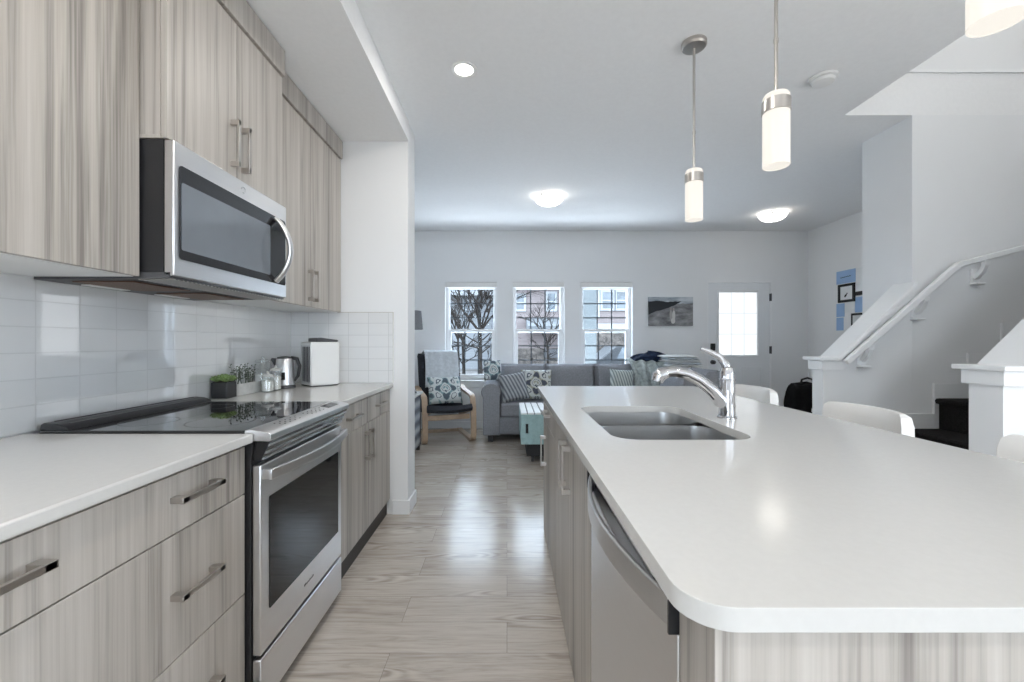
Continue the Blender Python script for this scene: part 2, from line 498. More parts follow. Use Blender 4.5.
def stripe_mat(name, a, b, c, freq=60.0, tilt=0.3):
    t = NT(name)
    sp = t.node('ShaderNodeSeparateXYZ'); t.link(t.coords((1, 1, 1)), sp.inputs[0])
    s = t.math('SINE', t.math('MULTIPLY', t.math('MULTIPLY_ADD', sp.outputs[2], tilt, sp.outputs[0]), freq))
    n = t.noise(t.coords((1, 1, 1)), 24.0, 3)
    f = t.math('ADD', t.math('MULTIPLY_ADD', s, 0.32, 0.3), t.math('MULTIPLY', n, 0.4))
    t.link(t.ramp(f, [(0.2, a), (0.5, b), (0.8, c)]), t.b.inputs['Base Color'])
    t.b.inputs['Roughness'].default_value = 0.9
    return t.m
M['stripe'] = stripe_mat('grey_striped_fabric', (0.11, 0.12, 0.14), (0.24, 0.26, 0.29), (0.42, 0.44, 0.46), 150.0)
M['stripegreen'] = stripe_mat('sage_striped_fabric', (0.20, 0.24, 0.25), (0.36, 0.41, 0.41), (0.56, 0.60, 0.59), 190.0)

def print_mat():
    """black and white landscape photograph with two pale figures"""
    t = NT('landscape_print')
    sp = t.node('ShaderNodeSeparateXYZ'); t.link(t.coords(kind='Generated'), sp.inputs[0])
    x, z = sp.outputs[0], sp.outputs[2]
    n = t.noise(t.coords((7, 1, 16)), 1.0, 5, 0.6)
    nl = t.noise(t.coords((3, 1, 5)), 1.0, 4)
    sky = t.ramp(t.noise(t.coords((4, 1, 12)), 1.0, 4), [(0.35, (0.20, 0.25, 0.31)), (0.65, (0.62, 0.66, 0.70))])
    ground = t.ramp(n, [(0.3, (0.10, 0.10, 0.11)), (0.7, (0.38, 0.38, 0.39))])
    hz = t.math('ADD', z, t.math('MULTIPLY', t.math('SUBTRACT', nl, 0.5), 0.25))
    c = t.mix(t.math('GREATER_THAN', hz, 0.78), ground, sky)
    # band of dark trees, thick on the left
    lim = t.math('SUBTRACT', 0.62, t.math('MULTIPLY', x, -0.12))
    tr = t.math('MULTIPLY', t.math('LESS_THAN', hz, 0.84), t.math('GREATER_THAN', hz, t.math('MULTIPLY_ADD', x, 0.62, 0.38)))
    c = t.mix(tr, c, (0.018, 0.022, 0.028))
    def ell(cx, cz, rx, rz):
        dx = t.math('DIVIDE', t.math('SUBTRACT', x, cx), rx); dz = t.math('DIVIDE', t.math('SUBTRACT', z, cz), rz)
        return t.math('LESS_THAN', t.math('ADD', t.math('MULTIPLY', dx, dx), t.math('MULTIPLY', dz, dz)), 1.0)
    for cx, cz, rx, rz, col in ((0.50, 0.38, 0.030, 0.17, (0.40, 0.38, 0.37)), (0.565, 0.36, 0.035, 0.18, (0.60, 0.59, 0.58)), (0.50, 0.58, 0.020, 0.05, (0.34, 0.30, 0.28)), (0.562, 0.57, 0.020, 0.05, (0.38, 0.34, 0.32)), (0.55, 0.17, 0.048, 0.10, (0.62, 0.61, 0.60))):
        c = t.mix(ell(cx, cz, rx, rz), c, col)
    t.link(c, t.b.inputs['Base Color']); t.b.inputs['Roughness'].default_value = 0.6
    return t.m
M['print'] = print_mat()

def siding_lines(name, col):
    t = NT(name)
    sp = t.node('ShaderNodeSeparateXYZ'); t.link(t.coords(), sp.inputs[0])
    fr = t.math('FRACT', t.math('MULTIPLY', sp.outputs[2], 7.0))
    t.link(t.ramp(fr, [(0.0, tuple(c*0.7 for c in col)), (0.12, col), (1.0, tuple(min(1, c*1.08) for c in col))]), t.b.inputs['Base Color'])
    t.b.inputs['Roughness'].default_value = 0.8
    t.bump(fr, 0.4, 0.01)
    return t.m
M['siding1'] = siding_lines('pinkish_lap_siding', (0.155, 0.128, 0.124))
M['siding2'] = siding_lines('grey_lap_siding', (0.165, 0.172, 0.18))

# ------------------------------------------------------------------ room shell
def struct(name, mb, m, label, cat, **k):
    return single(name, mb, m, label, cat, kind='structure', **k)

def cells(mb, us, vs, holes, put):
    """fill a rectangle split at us x vs with boxes except where a hole covers the cell"""
    for i in range(len(us)-1):
        for j in range(len(vs)-1):
            cu, cv = (us[i]+us[i+1])/2, (vs[j]+vs[j+1])/2
            if any(h[0] < cu < h[1] and h[2] < cv < h[3] for h in holes): continue
            put(us[i], us[i+1], vs[j], vs[j+1])
    return mb

struct('floor', MB().box(WX-0.2, EX+0.2, FY-0.2, BY+0.2, -0.12, 0), M['floor'], 'grey oak plank floor running through kitchen and living room', 'floor')
# stair opening in the ceiling
OX0, OY0, OY1 = 2.29, 0.3, 2.85
mb = MB()
cells(mb, [WX-0.2, OX0, EX+0.2], [FY-0.2, OY0, OY1, BY+0.2], [(OX0, EX+0.2, OY0, OY1)], lambda a, b, c, d: mb.box(a, b, c, d, CZ, CZ+0.3))
struct('ceiling', mb, M['ceil'], 'flat white ceiling with an opening over the stairs', 'ceiling')
struct('ceiling_bulkhead', MB().box(WX, -0.685, FY, 2.93, 2.60, CZ), M['ceil'], 'lowered white bulkhead above the wall cabinets', 'ceiling')
struct('wall_left', MB().box(WX-0.2, WX, FY-0.2, BY+0.2, 0, CZ), M['paint'], 'white left wall behind the range and cabinets', 'wall')
mb = MB(); cells(mb, [FY-0.2, -2.4, -0.4, BY+0.2], [0, 2.2, 5.3], [(-2.4, -0.4, -1, 2.2)], lambda a, b, c, d: mb.box(EX, EX+0.2, a, b, c, d))  # opening for an invented patio door, added for fill light
struct('wall_right', mb, M['paint'], 'white right wall beyond the stairs', 'wall')
struct('wall_kitchen', MB().box(WX, -0.69, 2.93, 3.14, 0, CZ), M['paint'], 'short white wing wall ending the kitchen run', 'wall')

# back wall with three windows and the entry door
WIN = [(-0.859, -0.139), (0.077, 0.797), (1.021, 1.741)]
WZ0, WZ1 = 0.67, 2.033
DX0, DX1, DZ1 = 2.776, 3.678, 2.047
us = [WX-0.2, WIN[0][0], WIN[0][1], WIN[1][0], WIN[1][1], WIN[2][0], WIN[2][1], DX0, DX1, EX+0.2]
vs = [0, WZ0, WZ1, DZ1, CZ]
holes = [(a, b, WZ0, WZ1) for a, b in WIN] + [(DX0, DX1, -1, DZ1)]
mb = MB(); cells(mb, us, vs, holes, lambda a, b, c, d: mb.box(a, b, BY, BY+0.2, c, d))
struct('wall_back', mb, M['paint'], 'white far wall holding the three windows and the entry door', 'wall')
# wall behind the camera, with a window opening added to let fill light in
mb = MB(); cells(mb, [WX-0.2, -1.25, 0.45, EX+0.2], [0, 0.9, 2.25, CZ], [(-1.25, 0.45, 0.9, 2.25)], lambda a, b, c, d: mb.box(a, b, FY-0.2, FY, c, d))
struct('wall_front', mb, M['paint'], 'white wall behind the viewer with an added window opening', 'wall')

# stairwell: column wall, header above the opening, upper walls
SY = 2.85
mb = MB()
mb.box(2.75, EX, SY, SY+0.40, 0, CZ)
mb.box(OX0, EX, SY, SY+0.12, CZ+0.3, 5.3)
struct('wall_stair', mb, M['paint'], 'tall white wall behind the stair flight', 'wall')
struct('trim_1', MB().box(OX0, EX, SY-0.012, SY, 3.025, 3.045), M['trim'], 'thin ledge line across the stairwell wall', 'trim')
struct('wall_landing', MB().box(OX0-0.12, OX0, OY0, SY+0.12, CZ+0.3, 5.3).box(OX0-0.12, EX, OY0-0.12, OY0, CZ+0.3, 5.3), M['paint'], 'upper stairwell walls above the ceiling opening', 'wall')
struct('ceiling_landing', MB().box(OX0-0.12, EX+0.2, OY0-0.12, SY+0.12, 5.3, 5.4), M['ceil'], 'high ceiling over the stairwell', 'ceiling')

# baseboards
def base(name, boxes, label):
    mb = MB()
    for b in boxes: mb.box(*b)
    struct(name, mb, M['trim'], label, 'baseboard', bevel=0.004)
bt = 0.014
base('baseboard_kitchen', [(-0.80, -0.69+bt, 2.93-bt, 2.93, 0, 0.1), (-0.69, -0.69+bt, 2.93, 3.14, 0, 0.1)], 'white baseboard wrapping the end of the wing wall')
base('baseboard_back', [(WX, DX0-0.06, BY-bt, BY, 0, 0.1), (DX1+0.06, EX, BY-bt, BY, 0, 0.1)], 'white baseboard along the window wall')
base('baseboard_right', [(EX-bt, EX, 3.3, BY-bt, 0, 0.1)], 'white baseboard along the right wall')
base('baseboard_left', [(WX, WX+bt, 3.14, BY-bt, 0, 0.1)], 'white baseboard along the living room left wall')

# ------------------------------------------------------------------ windows
def make_window(i, x0, x1):
    nm = ('left', 'middle', 'right')[i]
    r = thing(f'window_{i+1}', f'white sash window, the {("one by the armchair", "one between the other two", "one beside the canvas print")[i]}', 'window', ((x0+x1)/2, BY, WZ0), kind='structure')
    y0, y1 = BY+0.07, BY+0.15
    f = 0.042
    mb = MB()                       # outer frame
    mb.box(x0, x0+f, y0, y1, WZ0, WZ1).box(x1-f, x1, y0, y1, WZ0, WZ1).box(x0+f, x1-f, y0, y1, WZ1-0.075, WZ1).box(x0+f, x1-f, y0, y1, WZ0, WZ0+f)
    obj('window_frame', mb, M['trim'], r, bevel=0.004)
    zr = 1.335                       # meeting rail
    def sash(z0, z1, yy, s):
        mb = MB(); a, b = x0+f, x1-f
        mb.box(a, a+s, yy, yy+0.035, z0, z1).box(b-s, b, yy, yy+0.035, z0, z1).box(a+s, b-s, yy, yy+0.035, z0, z0+s).box(a+s, b-s, yy, yy+0.035, z1-s, z1)
        o = obj('window_sash', mb, M['trim'], r, bevel=0.003)
        pa, pb, pc, pd = a+s, b-s, z0+s, z1-s
        obj('window_pane', MB().box(pa, pb, yy+0.014, yy+0.018, pc, pd), M['pane'], o)
        g = MB(); w = 0.008
        for k in (1, 2):
            xx = pa + (pb-pa)*k/3; g.box(xx-w, xx+w, yy+0.019, yy+0.024, pc, pd)
            zz = pc + (pd-pc)*k/3; g.box(pa, pb, yy+0.0195, yy+0.0245, zz-w, zz+w)
        obj('window_grille', g, M['grille'], o)
    sash(zr-0.005, WZ1-0.078, y0+0.036, 0.012)
    sash(WZ0+f, zr+0.045, y0+0.001, 0.034)
    obj('shade_cassette', MB().prism([(BY-0.006, WZ1-0.075), (BY+0.06, WZ1-0.075), (BY+0.06, WZ1-0.004), (BY+0.004, WZ1-0.004), (BY-0.006, WZ1-0.016)], 'x', x0+0.004, x1-0.004), M['white'], r, bevel=0.002)
    mb = MB().box(x0-0.05, x1+0.05, BY-0.045, BY+0.07, WZ0-0.022, WZ0)
    obj('window_sill', mb, M['trim'], r, bevel=0.006)
    obj('window_apron', MB().box(x0-0.035, x1+0.035, BY-0.018, BY-0.001, WZ0-0.10, WZ0-0.0225), M['trim'], r, bevel=0.004)
for i, (a, b) in enumerate(WIN): make_window(i, a, b)

# ------------------------------------------------------------------ entry door
r = thing('door_1', 'pale grey entry door with a frosted nine-light window', 'door', ((DX0+DX1)/2, BY, 0), kind='structure')
mb = MB().box(DX0, DX0+0.02, BY+0.0, BY+0.12, 0, DZ1).box(DX1-0.02, DX1, BY, BY+0.12, 0, DZ1).box(DX0+0.02, DX1-0.02, BY, BY+0.12, DZ1-0.02, DZ1)
obj('door_frame', mb, M['trim'], r)
a, b, yy = DX0+0.026, DX1-0.026, BY+0.012
LX0, LX1, LZ0, LZ1 = 2.945, 3.480, 1.02, 1.89
mb = MB(); cells(mb, [a, LX0, LX1, b], [0.012, LZ0, LZ1, DZ1-0.026], [(LX0, LX1, LZ0, LZ1)], lambda p, q, s, t: mb.box(p, q, yy, yy+0.045, s, t))
leaf = obj('door_leaf', mb, M['door'], r)
mb = MB(); e = 0.032
mb.box(LX0-e, LX0, yy-0.012, yy+0.01, LZ0-e, LZ1+e).box(LX1, LX1+e, yy-0.012, yy+0.01, LZ0-e, LZ1+e).box(LX0, LX1, yy-0.012, yy+0.01, LZ0-e, LZ0).box(LX0, LX1, yy-0.012, yy+0.01, LZ1, LZ1+e)
obj('glass_surround', mb, M['door'], r, bevel=0.006)
obj('frosted_pane', MB().box(LX0, LX1, yy+0.012, yy+0.02, LZ0, LZ1), M['frost'], r)
mb = MB()
for k in (1, 2):
    xx = LX0+(LX1-LX0)*k/3; mb.box(xx-0.006, xx+0.006, yy+0.004, yy+0.0118, LZ0, LZ1)
    zz = LZ0+(LZ1-LZ0)*k/3; mb.box(LX0, LX1, yy+0.005, yy+0.0119, zz-0.006, zz+0.006)
M['muntin'] = emit('glowing_muntin', (0.82, 0.88, 0.93), 0.72, 0.05)  # bars given a glow to imitate daylight from behind
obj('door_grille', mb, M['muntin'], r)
mb = MB()                              # raised lower panels
for p, q in ((DX0+0.14, (DX0+DX1)/2-0.05), ((DX0+DX1)/2+0.05, DX1-0.14)):
    for (u0, u1, v0, v1) in ((p, q, 0.84, 0.855), (p, q, 0.22, 0.235), (p, p+0.015, 0.235, 0.84), (q-0.015, q, 0.235, 0.84)):
        mb.box(u0, u1, yy-0.006, yy+0.002, v0, v1)
obj('panel_molding', mb, M['door'], r, bevel=0.002)
kx = DX0+0.08
obj('deadbolt', MB().box(kx-0.032, kx+0.032, yy-0.03, yy, 1.08, 1.18), M['ink'], r, bevel=0.008)
obj('doorknob', MB().cyl((kx, yy, 0.92), (kx, yy-0.012, 0.92), 0.03).ball((kx, yy-0.045, 0.92), 0.028, 0.026, 0.028).cyl((kx, yy, 0.92), (kx, yy-0.04, 0.92), 0.012), M['darkgrey'], r)
for zz in (0.25, 1.09, 1.82):
    obj('hinge', MB().box(DX1-0.03, DX1-0.006, BY-0.008, BY+0.012, zz-0.05, zz+0.05).cyl((DX1-0.018, BY-0.01, zz-0.052), (DX1-0.018, BY-0.01, zz+0.052), 0.007, 10), M['darkgrey'], r)
obj('door_threshold', MB().box(DX0+0.0205, DX1-0.0205, BY-0.02, BY+0.12, 0.0, 0.011), M['darkgrey'], r)

mb = MB()
for b in ((-1.25, -1.19, 0.9, 2.25), (0.39, 0.45, 0.9, 2.25), (-0.43, -0.37, 0.96, 2.19), (-1.19, 0.39, 0.9, 0.96), (-1.19, 0.39, 2.19, 2.25)): mb.box(b[0], b[1], FY-0.14, FY-0.06, b[2], b[3])
struct('window_4', mb, M['trim'], 'added, unseen white window frame in the wall behind the viewer', 'window')  # frame dressing the opening added for fill light
# added patio door frame behind the viewer, round the fill lamp opening
mb = MB()
for b in ((-2.4, -2.34, 0, 2.2), (-0.46, -0.4, 0, 2.2), (-1.43, -1.37, 0, 2.14), (-2.34, -0.46, 2.14, 2.2)): mb.box(EX+0.02, EX+0.08, *b)
struct('added_patio_door', mb, M['trim'], 'added, unseen white patio door frame in the right wall behind the viewer', 'door')

# ------------------------------------------------------------------ tiles
struct('wall_backsplash', MB().box(WX, WX+0.008, -0.5, 2.93, 0.9155, 1.404), M['tileY'], 'glossy white tiles on the wall behind the range', 'tiles')
struct('wall_backsplash_end', MB().box(WX+0.008, -0.795, 2.922, 2.93, 0.9155, 1.404), M['tileX'], 'white tiles on the wing wall above the counter', 'tiles')

struct('trim_2', MB().box(WX+0.33, -0.790, 2.921, 2.93, 1.4045, 1.4085).box(-0.7948, -0.7905, 2.921, 2.93, 0.9155, 1.4045), M['nickel'], 'thin grey metal edge along the top and end of the wing wall tiles', 'trim')

# ------------------------------------------------------------------ handles and cabinets
def bar_handle(axis, c, L, ox):
    """square bar pull; axis y or z, c = point on the door face, ox = direction out of the face"""
    x, y, z = c; s = 0.0068; out = 0.034
    mb = MB()
    xa, xb = sorted((x + ox*(out-0.008), x + ox*out))
    pa, pb = sorted((x, x + ox*out))
    if axis == 'y':
        mb.box(xa, xb, y-L/2, y+L/2, z-s, z+s)
        for e in (-1, 1): mb.box(pa, pb, y+e*(L/2-0.012)-0.010, y+e*(L/2-0.012)+0.010, z-s-0.0005, z+s+0.0005)
    else:
        mb.box(xa, xb, y-s, y+s, z-L/2, z+L/2)
        for e in (-1, 1): mb.box(pa, pb, y-s-0.0005, y+s+0.0005, z+e*(L/2-0.012)-0.010, z+e*(L/2-0.012)+0.010)
    return mb

def front(name, parent, xf, ox, y0, y1, z0, z1, handles=()):
    """a drawer front or door, xf = its outer face, with its bar pulls"""
    g = 0.0018; t = 0.019
    xa, xb = sorted((xf, xf - ox*t))
    o = obj(name, MB().box(xa, xb, y0+g, y1-g, z0+g, z1-g), M['wood'], parent, bevel=0.0012)
    for ax, c, L in handles: obj('handle', bar_handle(ax, c, L, ox), M['nickel'], o, bevel=0.001)
    return o

CF = -0.815      # left cabinet faces
# near base cabinet: three wide drawers
Y0, Y1 = 0.39, 1.307
r = thing('base_cabinet', 'wide three-drawer base cabinet left of the range', 'cabinet', (-1.15, (Y0+Y1)/2, 0))
obj('body', MB().box(WX+0.012, CF-0.0205, Y0, Y1, 0.105, 0.884), M['wood'], r)
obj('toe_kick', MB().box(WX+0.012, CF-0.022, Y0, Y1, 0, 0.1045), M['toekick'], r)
for z0, z1, hz in ((0.728, 0.876, 0.815), (0.418, 0.728, 0.578), (0.108, 0.418, 0.268)):
    front('drawer', r, CF, 1, Y0, Y1, z0, z1, [('y', (CF, 1.091, hz), 0.155), ('y', (CF, 0.655, hz), 0.155)])
single('countertop', MB().box(WX+0.009, -0.79, -0.4, 1.309, 0.886, 0.915), M['quartz'], 'white quartz worktop left of the range', 'countertop', bevel=0.005, seg=3)
r = thing('base_cabinet', 'drawer base cabinet under the worktop end nearest the viewer', 'cabinet', (-1.15, 0.0, 0))
obj('body', MB().box(WX+0.012, CF-0.0205, -0.4, Y0-0.001, 0.105, 0.884), M['wood'], r)
front('door', r, CF, 1, -0.4, Y0-0.001, 0.108, 0.876, [('z', (CF, 0.33, 0.70), 0.185)])

# far base cabinet: two drawers over two doors
RY0, RY1 = 1.313, 1.962
Y0, Y1 = 1.968, 2.922; YM = (Y0+Y1)/2
r = thing('base_cabinet', 'base cabinet with two drawers over two doors right of the range', 'cabinet', (-1.15, YM, 0))
obj('body', MB().box(WX+0.012, CF-0.0205, Y0, Y1, 0.105, 0.884), M['wood'], r)
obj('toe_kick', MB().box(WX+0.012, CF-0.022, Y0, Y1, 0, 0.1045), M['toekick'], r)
for a, b in ((Y0, YM), (YM, Y1)):
    front('drawer', r, CF, 1, a, b, 0.728, 0.876, [('y', (CF, (a+b)/2, 0.806), 0.17)])
front('door', r, CF, 1, Y0, YM, 0.108, 0.728, [('z', (CF, YM-0.035, 0.605), 0.17)])
front('door', r, CF, 1, YM, Y1, 0.108, 0.728, [('z', (CF, YM+0.035, 0.605), 0.17)])
single('countertop', MB().box(WX+0.009, -0.79, 1.966, 2.921, 0.886, 0.915), M['quartz'], 'white quartz worktop right of the range, ending at the wing wall', 'countertop', bevel=0.005, seg=3)

# wall cabinets
UF = -1.155
def wall_cabinet(label, y0, y1, z0, xf, split, hz, hl, crown_x):
    r = thing('wall_cabinet', label, 'cabinet', (WX, (y0+y1)/2, z0))
    obj('body', MB().box(WX+0.004, xf-0.0205, y0, y1, z0+0.012, 2.59), M['wood'], r)
    obj('underside', MB().box(WX+0.004, xf-0.021, y0+0.0005, y1-0.0005, z0+0.001, z0+0.0115), M['melamine'] if z0 < 1.6 else M['wood'], r)
    front('door', r, xf, 1, y0, split, z0, 2.466, [('z', (xf, split-0.033, hz), hl)])
    front('door', r, xf, 1, split, y1, z0, 2.466, [('z', (xf, split+0.033, hz), hl)])
    obj('crown_fascia', MB().box(xf-0.02, crown_x, y0, y1, 2.470, 2.592), M['wood'], r, bevel=0.002)
wall_cabinet('tall wall cabinet left of the microwave, white underneath', 0.320, 1.322, 1.405, UF, 0.82, 1.52, 0.185, UF+0.012)
wall_cabinet('short wall cabinet above the microwave', 1.326, 2.012, 1.845, -1.075, 1.672, 1.975, 0.185, -1.063)
wall_cabinet('wall cabinet right of the microwave, beside the wing wall', 2.016, 2.921, 1.405, UF, 2.475, 1.53, 0.185, UF+0.012)

# ------------------------------------------------------------------ microwave
r = thing('microwave', 'stainless over-the-range microwave under the short wall cabinet', 'microwave', (-1.3, 1.67, 1.405))
MY0, MY1 = 1.330, 2.008; MX = -1.055
obj('body', MB().box(WX+0.01, MX-0.0325, MY0, MY1, 1.422, 1.843), M['black'], r)
# sloped black base with vents
mb = MB().prism([(WX+0.012, 1.398), (MX-0.012, 1.404), (MX-0.012, 1.4215), (WX+0.012, 1.4215)], 'y', MY0, MY1)
obj('vent_base', mb, M['darkgrey'], r)
mb = MB()
for k in range(34):
    yy = MY0+0.02+k*0.019; mb.box(MX-0.13, MX-0.016, yy, yy+0.008, 1.3995, 1.4035)
obj('vent_slats', mb, M['nickel'], r)
for a, b in ((1.37, 1.62), (1.70, 1.95)):
    obj('grease_filter', MB().box(-1.42, -1.22, a, b, 1.3955, 1.3995), M['filter'], r, bevel=0.002)
for a in (1.45, 1.75): obj('lamp_cover', MB().box(-1.47, -1.435, a, a+0.15, 1.3955, 1.3985), M['white'], r)
dr = obj('door', MB().box(MX-0.032, MX, MY0, MY1, 1.410, 1.842), M['steel'], r, bevel=0.004)
ring = [(y, z) for y, z in rrect(1.350, 1.995, 1.467, 1.770, 0.012)]
obj('glass', MB().prism(ring, 'x', MX+0.0005, MX+0.003), M['blackglass'], dr)
ring = [(y, z) for y, z in rrect(1.357, 1.865, 1.497, 1.716, 0.006)]
obj('window', MB().prism(ring, 'x', MX+0.0031, MX+0.0045), M['mwglass'], dr)
pts = []
for k in range(13):
    t = k/12; pts.append((MX+0.008+0.062*math.sin(PI*t)**0.8, 1.905+0.008*math.sin(PI*t), 1.475+0.285*t))
obj('handle', MB().tube(pts, 0.0135, 12, sx=1.3, sy=0.8), M['steel'], dr)
pts = [(MX+0.0035, 1.676+0.012*math.cos(a*PI/8), 1.806+0.012*math.sin(a*PI/8)) for a in range(-5, 9)]
obj('badge', MB().tube(pts, 0.0012, 6), M['chrome'], dr)

# ------------------------------------------------------------------ range
r = thing('range', 'stainless slide-in electric range with a black glass top', 'stove', (-1.13, 1.68, 0))
obj('body', MB().prism([(-1.465, 0.04), (-0.800, 0.04), (-0.800, 0.84), (-0.79, 0.893), (-1.465, 0.893)], 'y', RY0, RY1), M['black'], r)
obj('feet', MB().box(-1.45, -0.85, RY0+0.04, RY1-0.04, 0.0, 0.0395), M['toekick'], r)
obj('cooktop', MB().box(-1.465, -0.8205, RY0-0.0005, RY1+0.0005, 0.9155, 0.9225), M['blackglass'], r, bevel=0.002)
obj('cooktop_edge', MB().box(-1.465, -0.8205, RY0+0.002, RY1-0.002, 0.8935, 0.915), M['black'], r)
# rear vent ridge
mb = MB().prism([(-1.465, 0.9228), (-1.375, 0.9228), (-1.385, 0.934), (-1.41, 0.943), (-1.452, 0.946), (-1.462, 0.941)], 'y', RY0+0.002, RY1-0.002)
vent = obj('rear_vent', mb, M['black'], r, bevel=0.003)
mb = MB()
for k in range(3): mb.box(-1.448+0.022*k, -1.441+0.022*k, RY0+0.03, RY1-0.03, 0.9435-0.0035*k, 0.948-0.0035*k)
obj('vent_slot', mb, M['darkgrey'], vent)
for cx, cy, rr in ((-1.25, 1.47, 0.085), (-1.25, 1.80, 0.07), (-1.0, 1.47, 0.105), (-1.0, 1.80, 0.095)):
    n = 40; mb = MB()
    for k in range(n):
        a0, a1 = 2*PI*k/n, 2*PI*(k+1)/n
        v = [mb.bm.verts.new((cx+q*math.cos(a), cy+q*math.sin(a), 0.9229)) for a, q in ((a0, rr), (a1, rr), (a1, rr-0.0025), (a0, rr-0.0025))]
        mb.bm.faces.new(v)
    obj('burner_ring', mb, M['darkgrey'], r)
# control panel: sloped steel top, lip, undercut
prof = [(-0.820, 0.9235), (-0.800, 0.9265), (-0.748, 0.917), (-0.738, 0.910), (-0.738, 0.893), (-0.7445, 0.889), (-0.790, 0.8895), (-0.820, 0.8935)]
cp = obj('control_panel', MB().prism(prof, 'y', RY0-0.001, RY1+0.001), M['steel'], r, bevel=0.0015)
def on_panel(x): return 0.9265 + (x+0.800)/(0.052)*(-0.0095)
for y0 in (1.42, 1.62):
    mb = MB()
    for k in range(13):
        x = -0.790+0.012*(k % 3); y = y0+0.0115*k
        mb.box(x, x+0.004, y, y+0.006, on_panel(x+0.004)-0.001, on_panel(x)+0.0006)
    obj('key_markings', mb, M['darkgrey'], cp)
obj('display', MB().prism([(-0.797, on_panel(-0.797)+0.0006), (-0.760, on_panel(-0.760)+0.0006), (-0.760, on_panel(-0.760)-0.002), (-0.797, on_panel(-0.797)-0.002)], 'y', 1.79, 1.90), M['blackglass'], cp)
# undercut: vent strips under the control panel
obj('vent_trim', MB().prism([(-0.7445, 0.8885), (-0.772, 0.828), (-0.798, 0.828), (-0.788, 0.8885)], 'y', RY0+0.006, RY1-0.006), M['blackglass'], r)
mb = MB()
for z in (0.875, 0.852, 0.832):
    x = -0.7445 + (0.8885-z)/0.0605*(-0.0275)
    mb.box(x-0.004, x+0.004, RY0+0.008, RY1-0.008, z-0.0035, z+0.0035)
obj('vent_strip', mb, M['steel'], r, bevel=0.001)
DXF = -0.772
dr = obj('oven_door', MB().box(DXF-0.027, DXF, RY0+0.004, RY1-0.004, 0.213, 0.812), M['steel'], r, bevel=0.004)
obj('window', MB().prism(rrect(RY0+0.050, RY1-0.045, 0.335, 0.700, 0.004), 'x', DXF+0.0003, DXF+0.002), M['ovenglass'], dr)
pts = []
for k in range(17):
    t = k/16; pts.append((DXF+0.024+0.036*math.sin(PI*t), RY0+0.010+(RY1-RY0-0.02)*t, 0.782))
mb = MB().tube(pts, 0.017, square=True, sx=0.42, sy=1.0)
for y in (RY0+0.018, RY1-0.018): mb.box(DXF, DXF+0.026, y-0.008, y+0.008, 0.766, 0.798)
obj('handle', mb, M['steel'], dr, bevel=0.003)
mb = MB()
for k, h in enumerate((8, 8, 5, 5, 5, 7, 5, 5, 8)):
    y = 1.60+0.0085*k; mb.box(DXF+0.0002, DXF+0.001, y, y+0.005, 0.268, 0.268+h*0.001)
obj('lettering', mb, M['darkgrey'], dr)
obj('storage_drawer', MB().box(DXF-0.027, DXF+0.001, RY0+0.004, RY1-0.004, 0.045, 0.200), M['steel'], r, bevel=0.004)

# ------------------------------------------------------------------ island
IF = 0.235
IX1, IYN, IYF = 1.22, 0.45, 2.72
mb = MB()
bm = mb.bm
SX0, SX1, SY0, SY1 = 0.318, 0.742, 1.225, 1.868
def loop(pts, z):
    v = [bm.verts.new((p[0], p[1], z)) for p in pts]
    return [bm.edges.new((v[i], v[(i+1) % len(v)])) for i in range(len(v))]
e = loop(rrect(0.195, IX1, IYN, IYF, 0.055, 8), 0.915) + loop(rrect(SX0, SX1, SY0, SY1, 0.075, 8), 0.915)
bmesh.ops.triangle_fill(bm, edges=e, use_beauty=True)
ret = bmesh.ops.extrude_face_region(bm, geom=bm.faces[:])
bmesh.ops.translate(bm, verts=[g for g in ret['geom'] if isinstance(g, bmesh.types.BMVert)], vec=(0, 0, -0.027))
single('countertop', mb, M['quartz'], 'large white quartz island worktop with a cut-out for the sink', 'countertop', bevel=0.0045, seg=3, angle=30)

r = thing('island_panel', 'grey wood end panel and back of the island', 'panel', (0.55, 0.5, 0))
obj('end_panel', MB().box(IF, 0.90, 0.475, 0.573, 0.0, 0.886), M['wood'], r, bevel=0.001)
obj('back_panel', MB().box(0.88, 0.90, 0.5735, 2.69, 0.0, 0.886), M['wood'], r)
obj('far_panel', MB().box(IF, 0.8795, 2.67, 2.69, 0.0, 0.886), M['wood'], r)

# dishwasher
r = thing('dishwasher', 'stainless dishwasher built into the island', 'dishwasher', (0.55, 0.875, 0))
DY0, DY1 = 0.577, 1.173
obj('body', MB().box(IF+0.046, 0.83, DY0, DY1, 0.11, 0.87), M['darkgrey'], r)
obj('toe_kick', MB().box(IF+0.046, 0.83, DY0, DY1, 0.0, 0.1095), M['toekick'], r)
n = 12
poly = [(IF+0.044, DY0+0.002)] + [(IF - 0.010*math.sin(PI*k/n), DY0+0.002+(DY1-DY0-0.004)*k/n) for k in range(n+1)] + [(IF+0.044, DY1-0.002)]
dr = obj('door', MB().prism(poly, 'z', 0.025, 0.795), M['steel'], r, bevel=0.002)
obj('control_strip', MB().box(IF+0.014, IF+0.0445, DY0+0.002, DY1-0.002, 0.796, 0.872), M['steel'], r, bevel=0.002)
pts = []
for k in range(19):
    t = k/18; pts.append((IF+0.006-0.052*math.sin(PI*t)**0.75, DY0+0.008+(DY1-DY0-0.016)*t, 0.818))
mb = MB().tube(pts, 0.024, square=True, sx=0.20, sy=1.0)
obj('handle', mb, M['steel'], dr, bevel=0.003)
for a in (DY0+0.0025, DY1-0.007): obj('handle_cap', MB().box(IF-0.012, IF+0.013, a, a+0.0045, 0.796, 0.842), M['black'], dr)

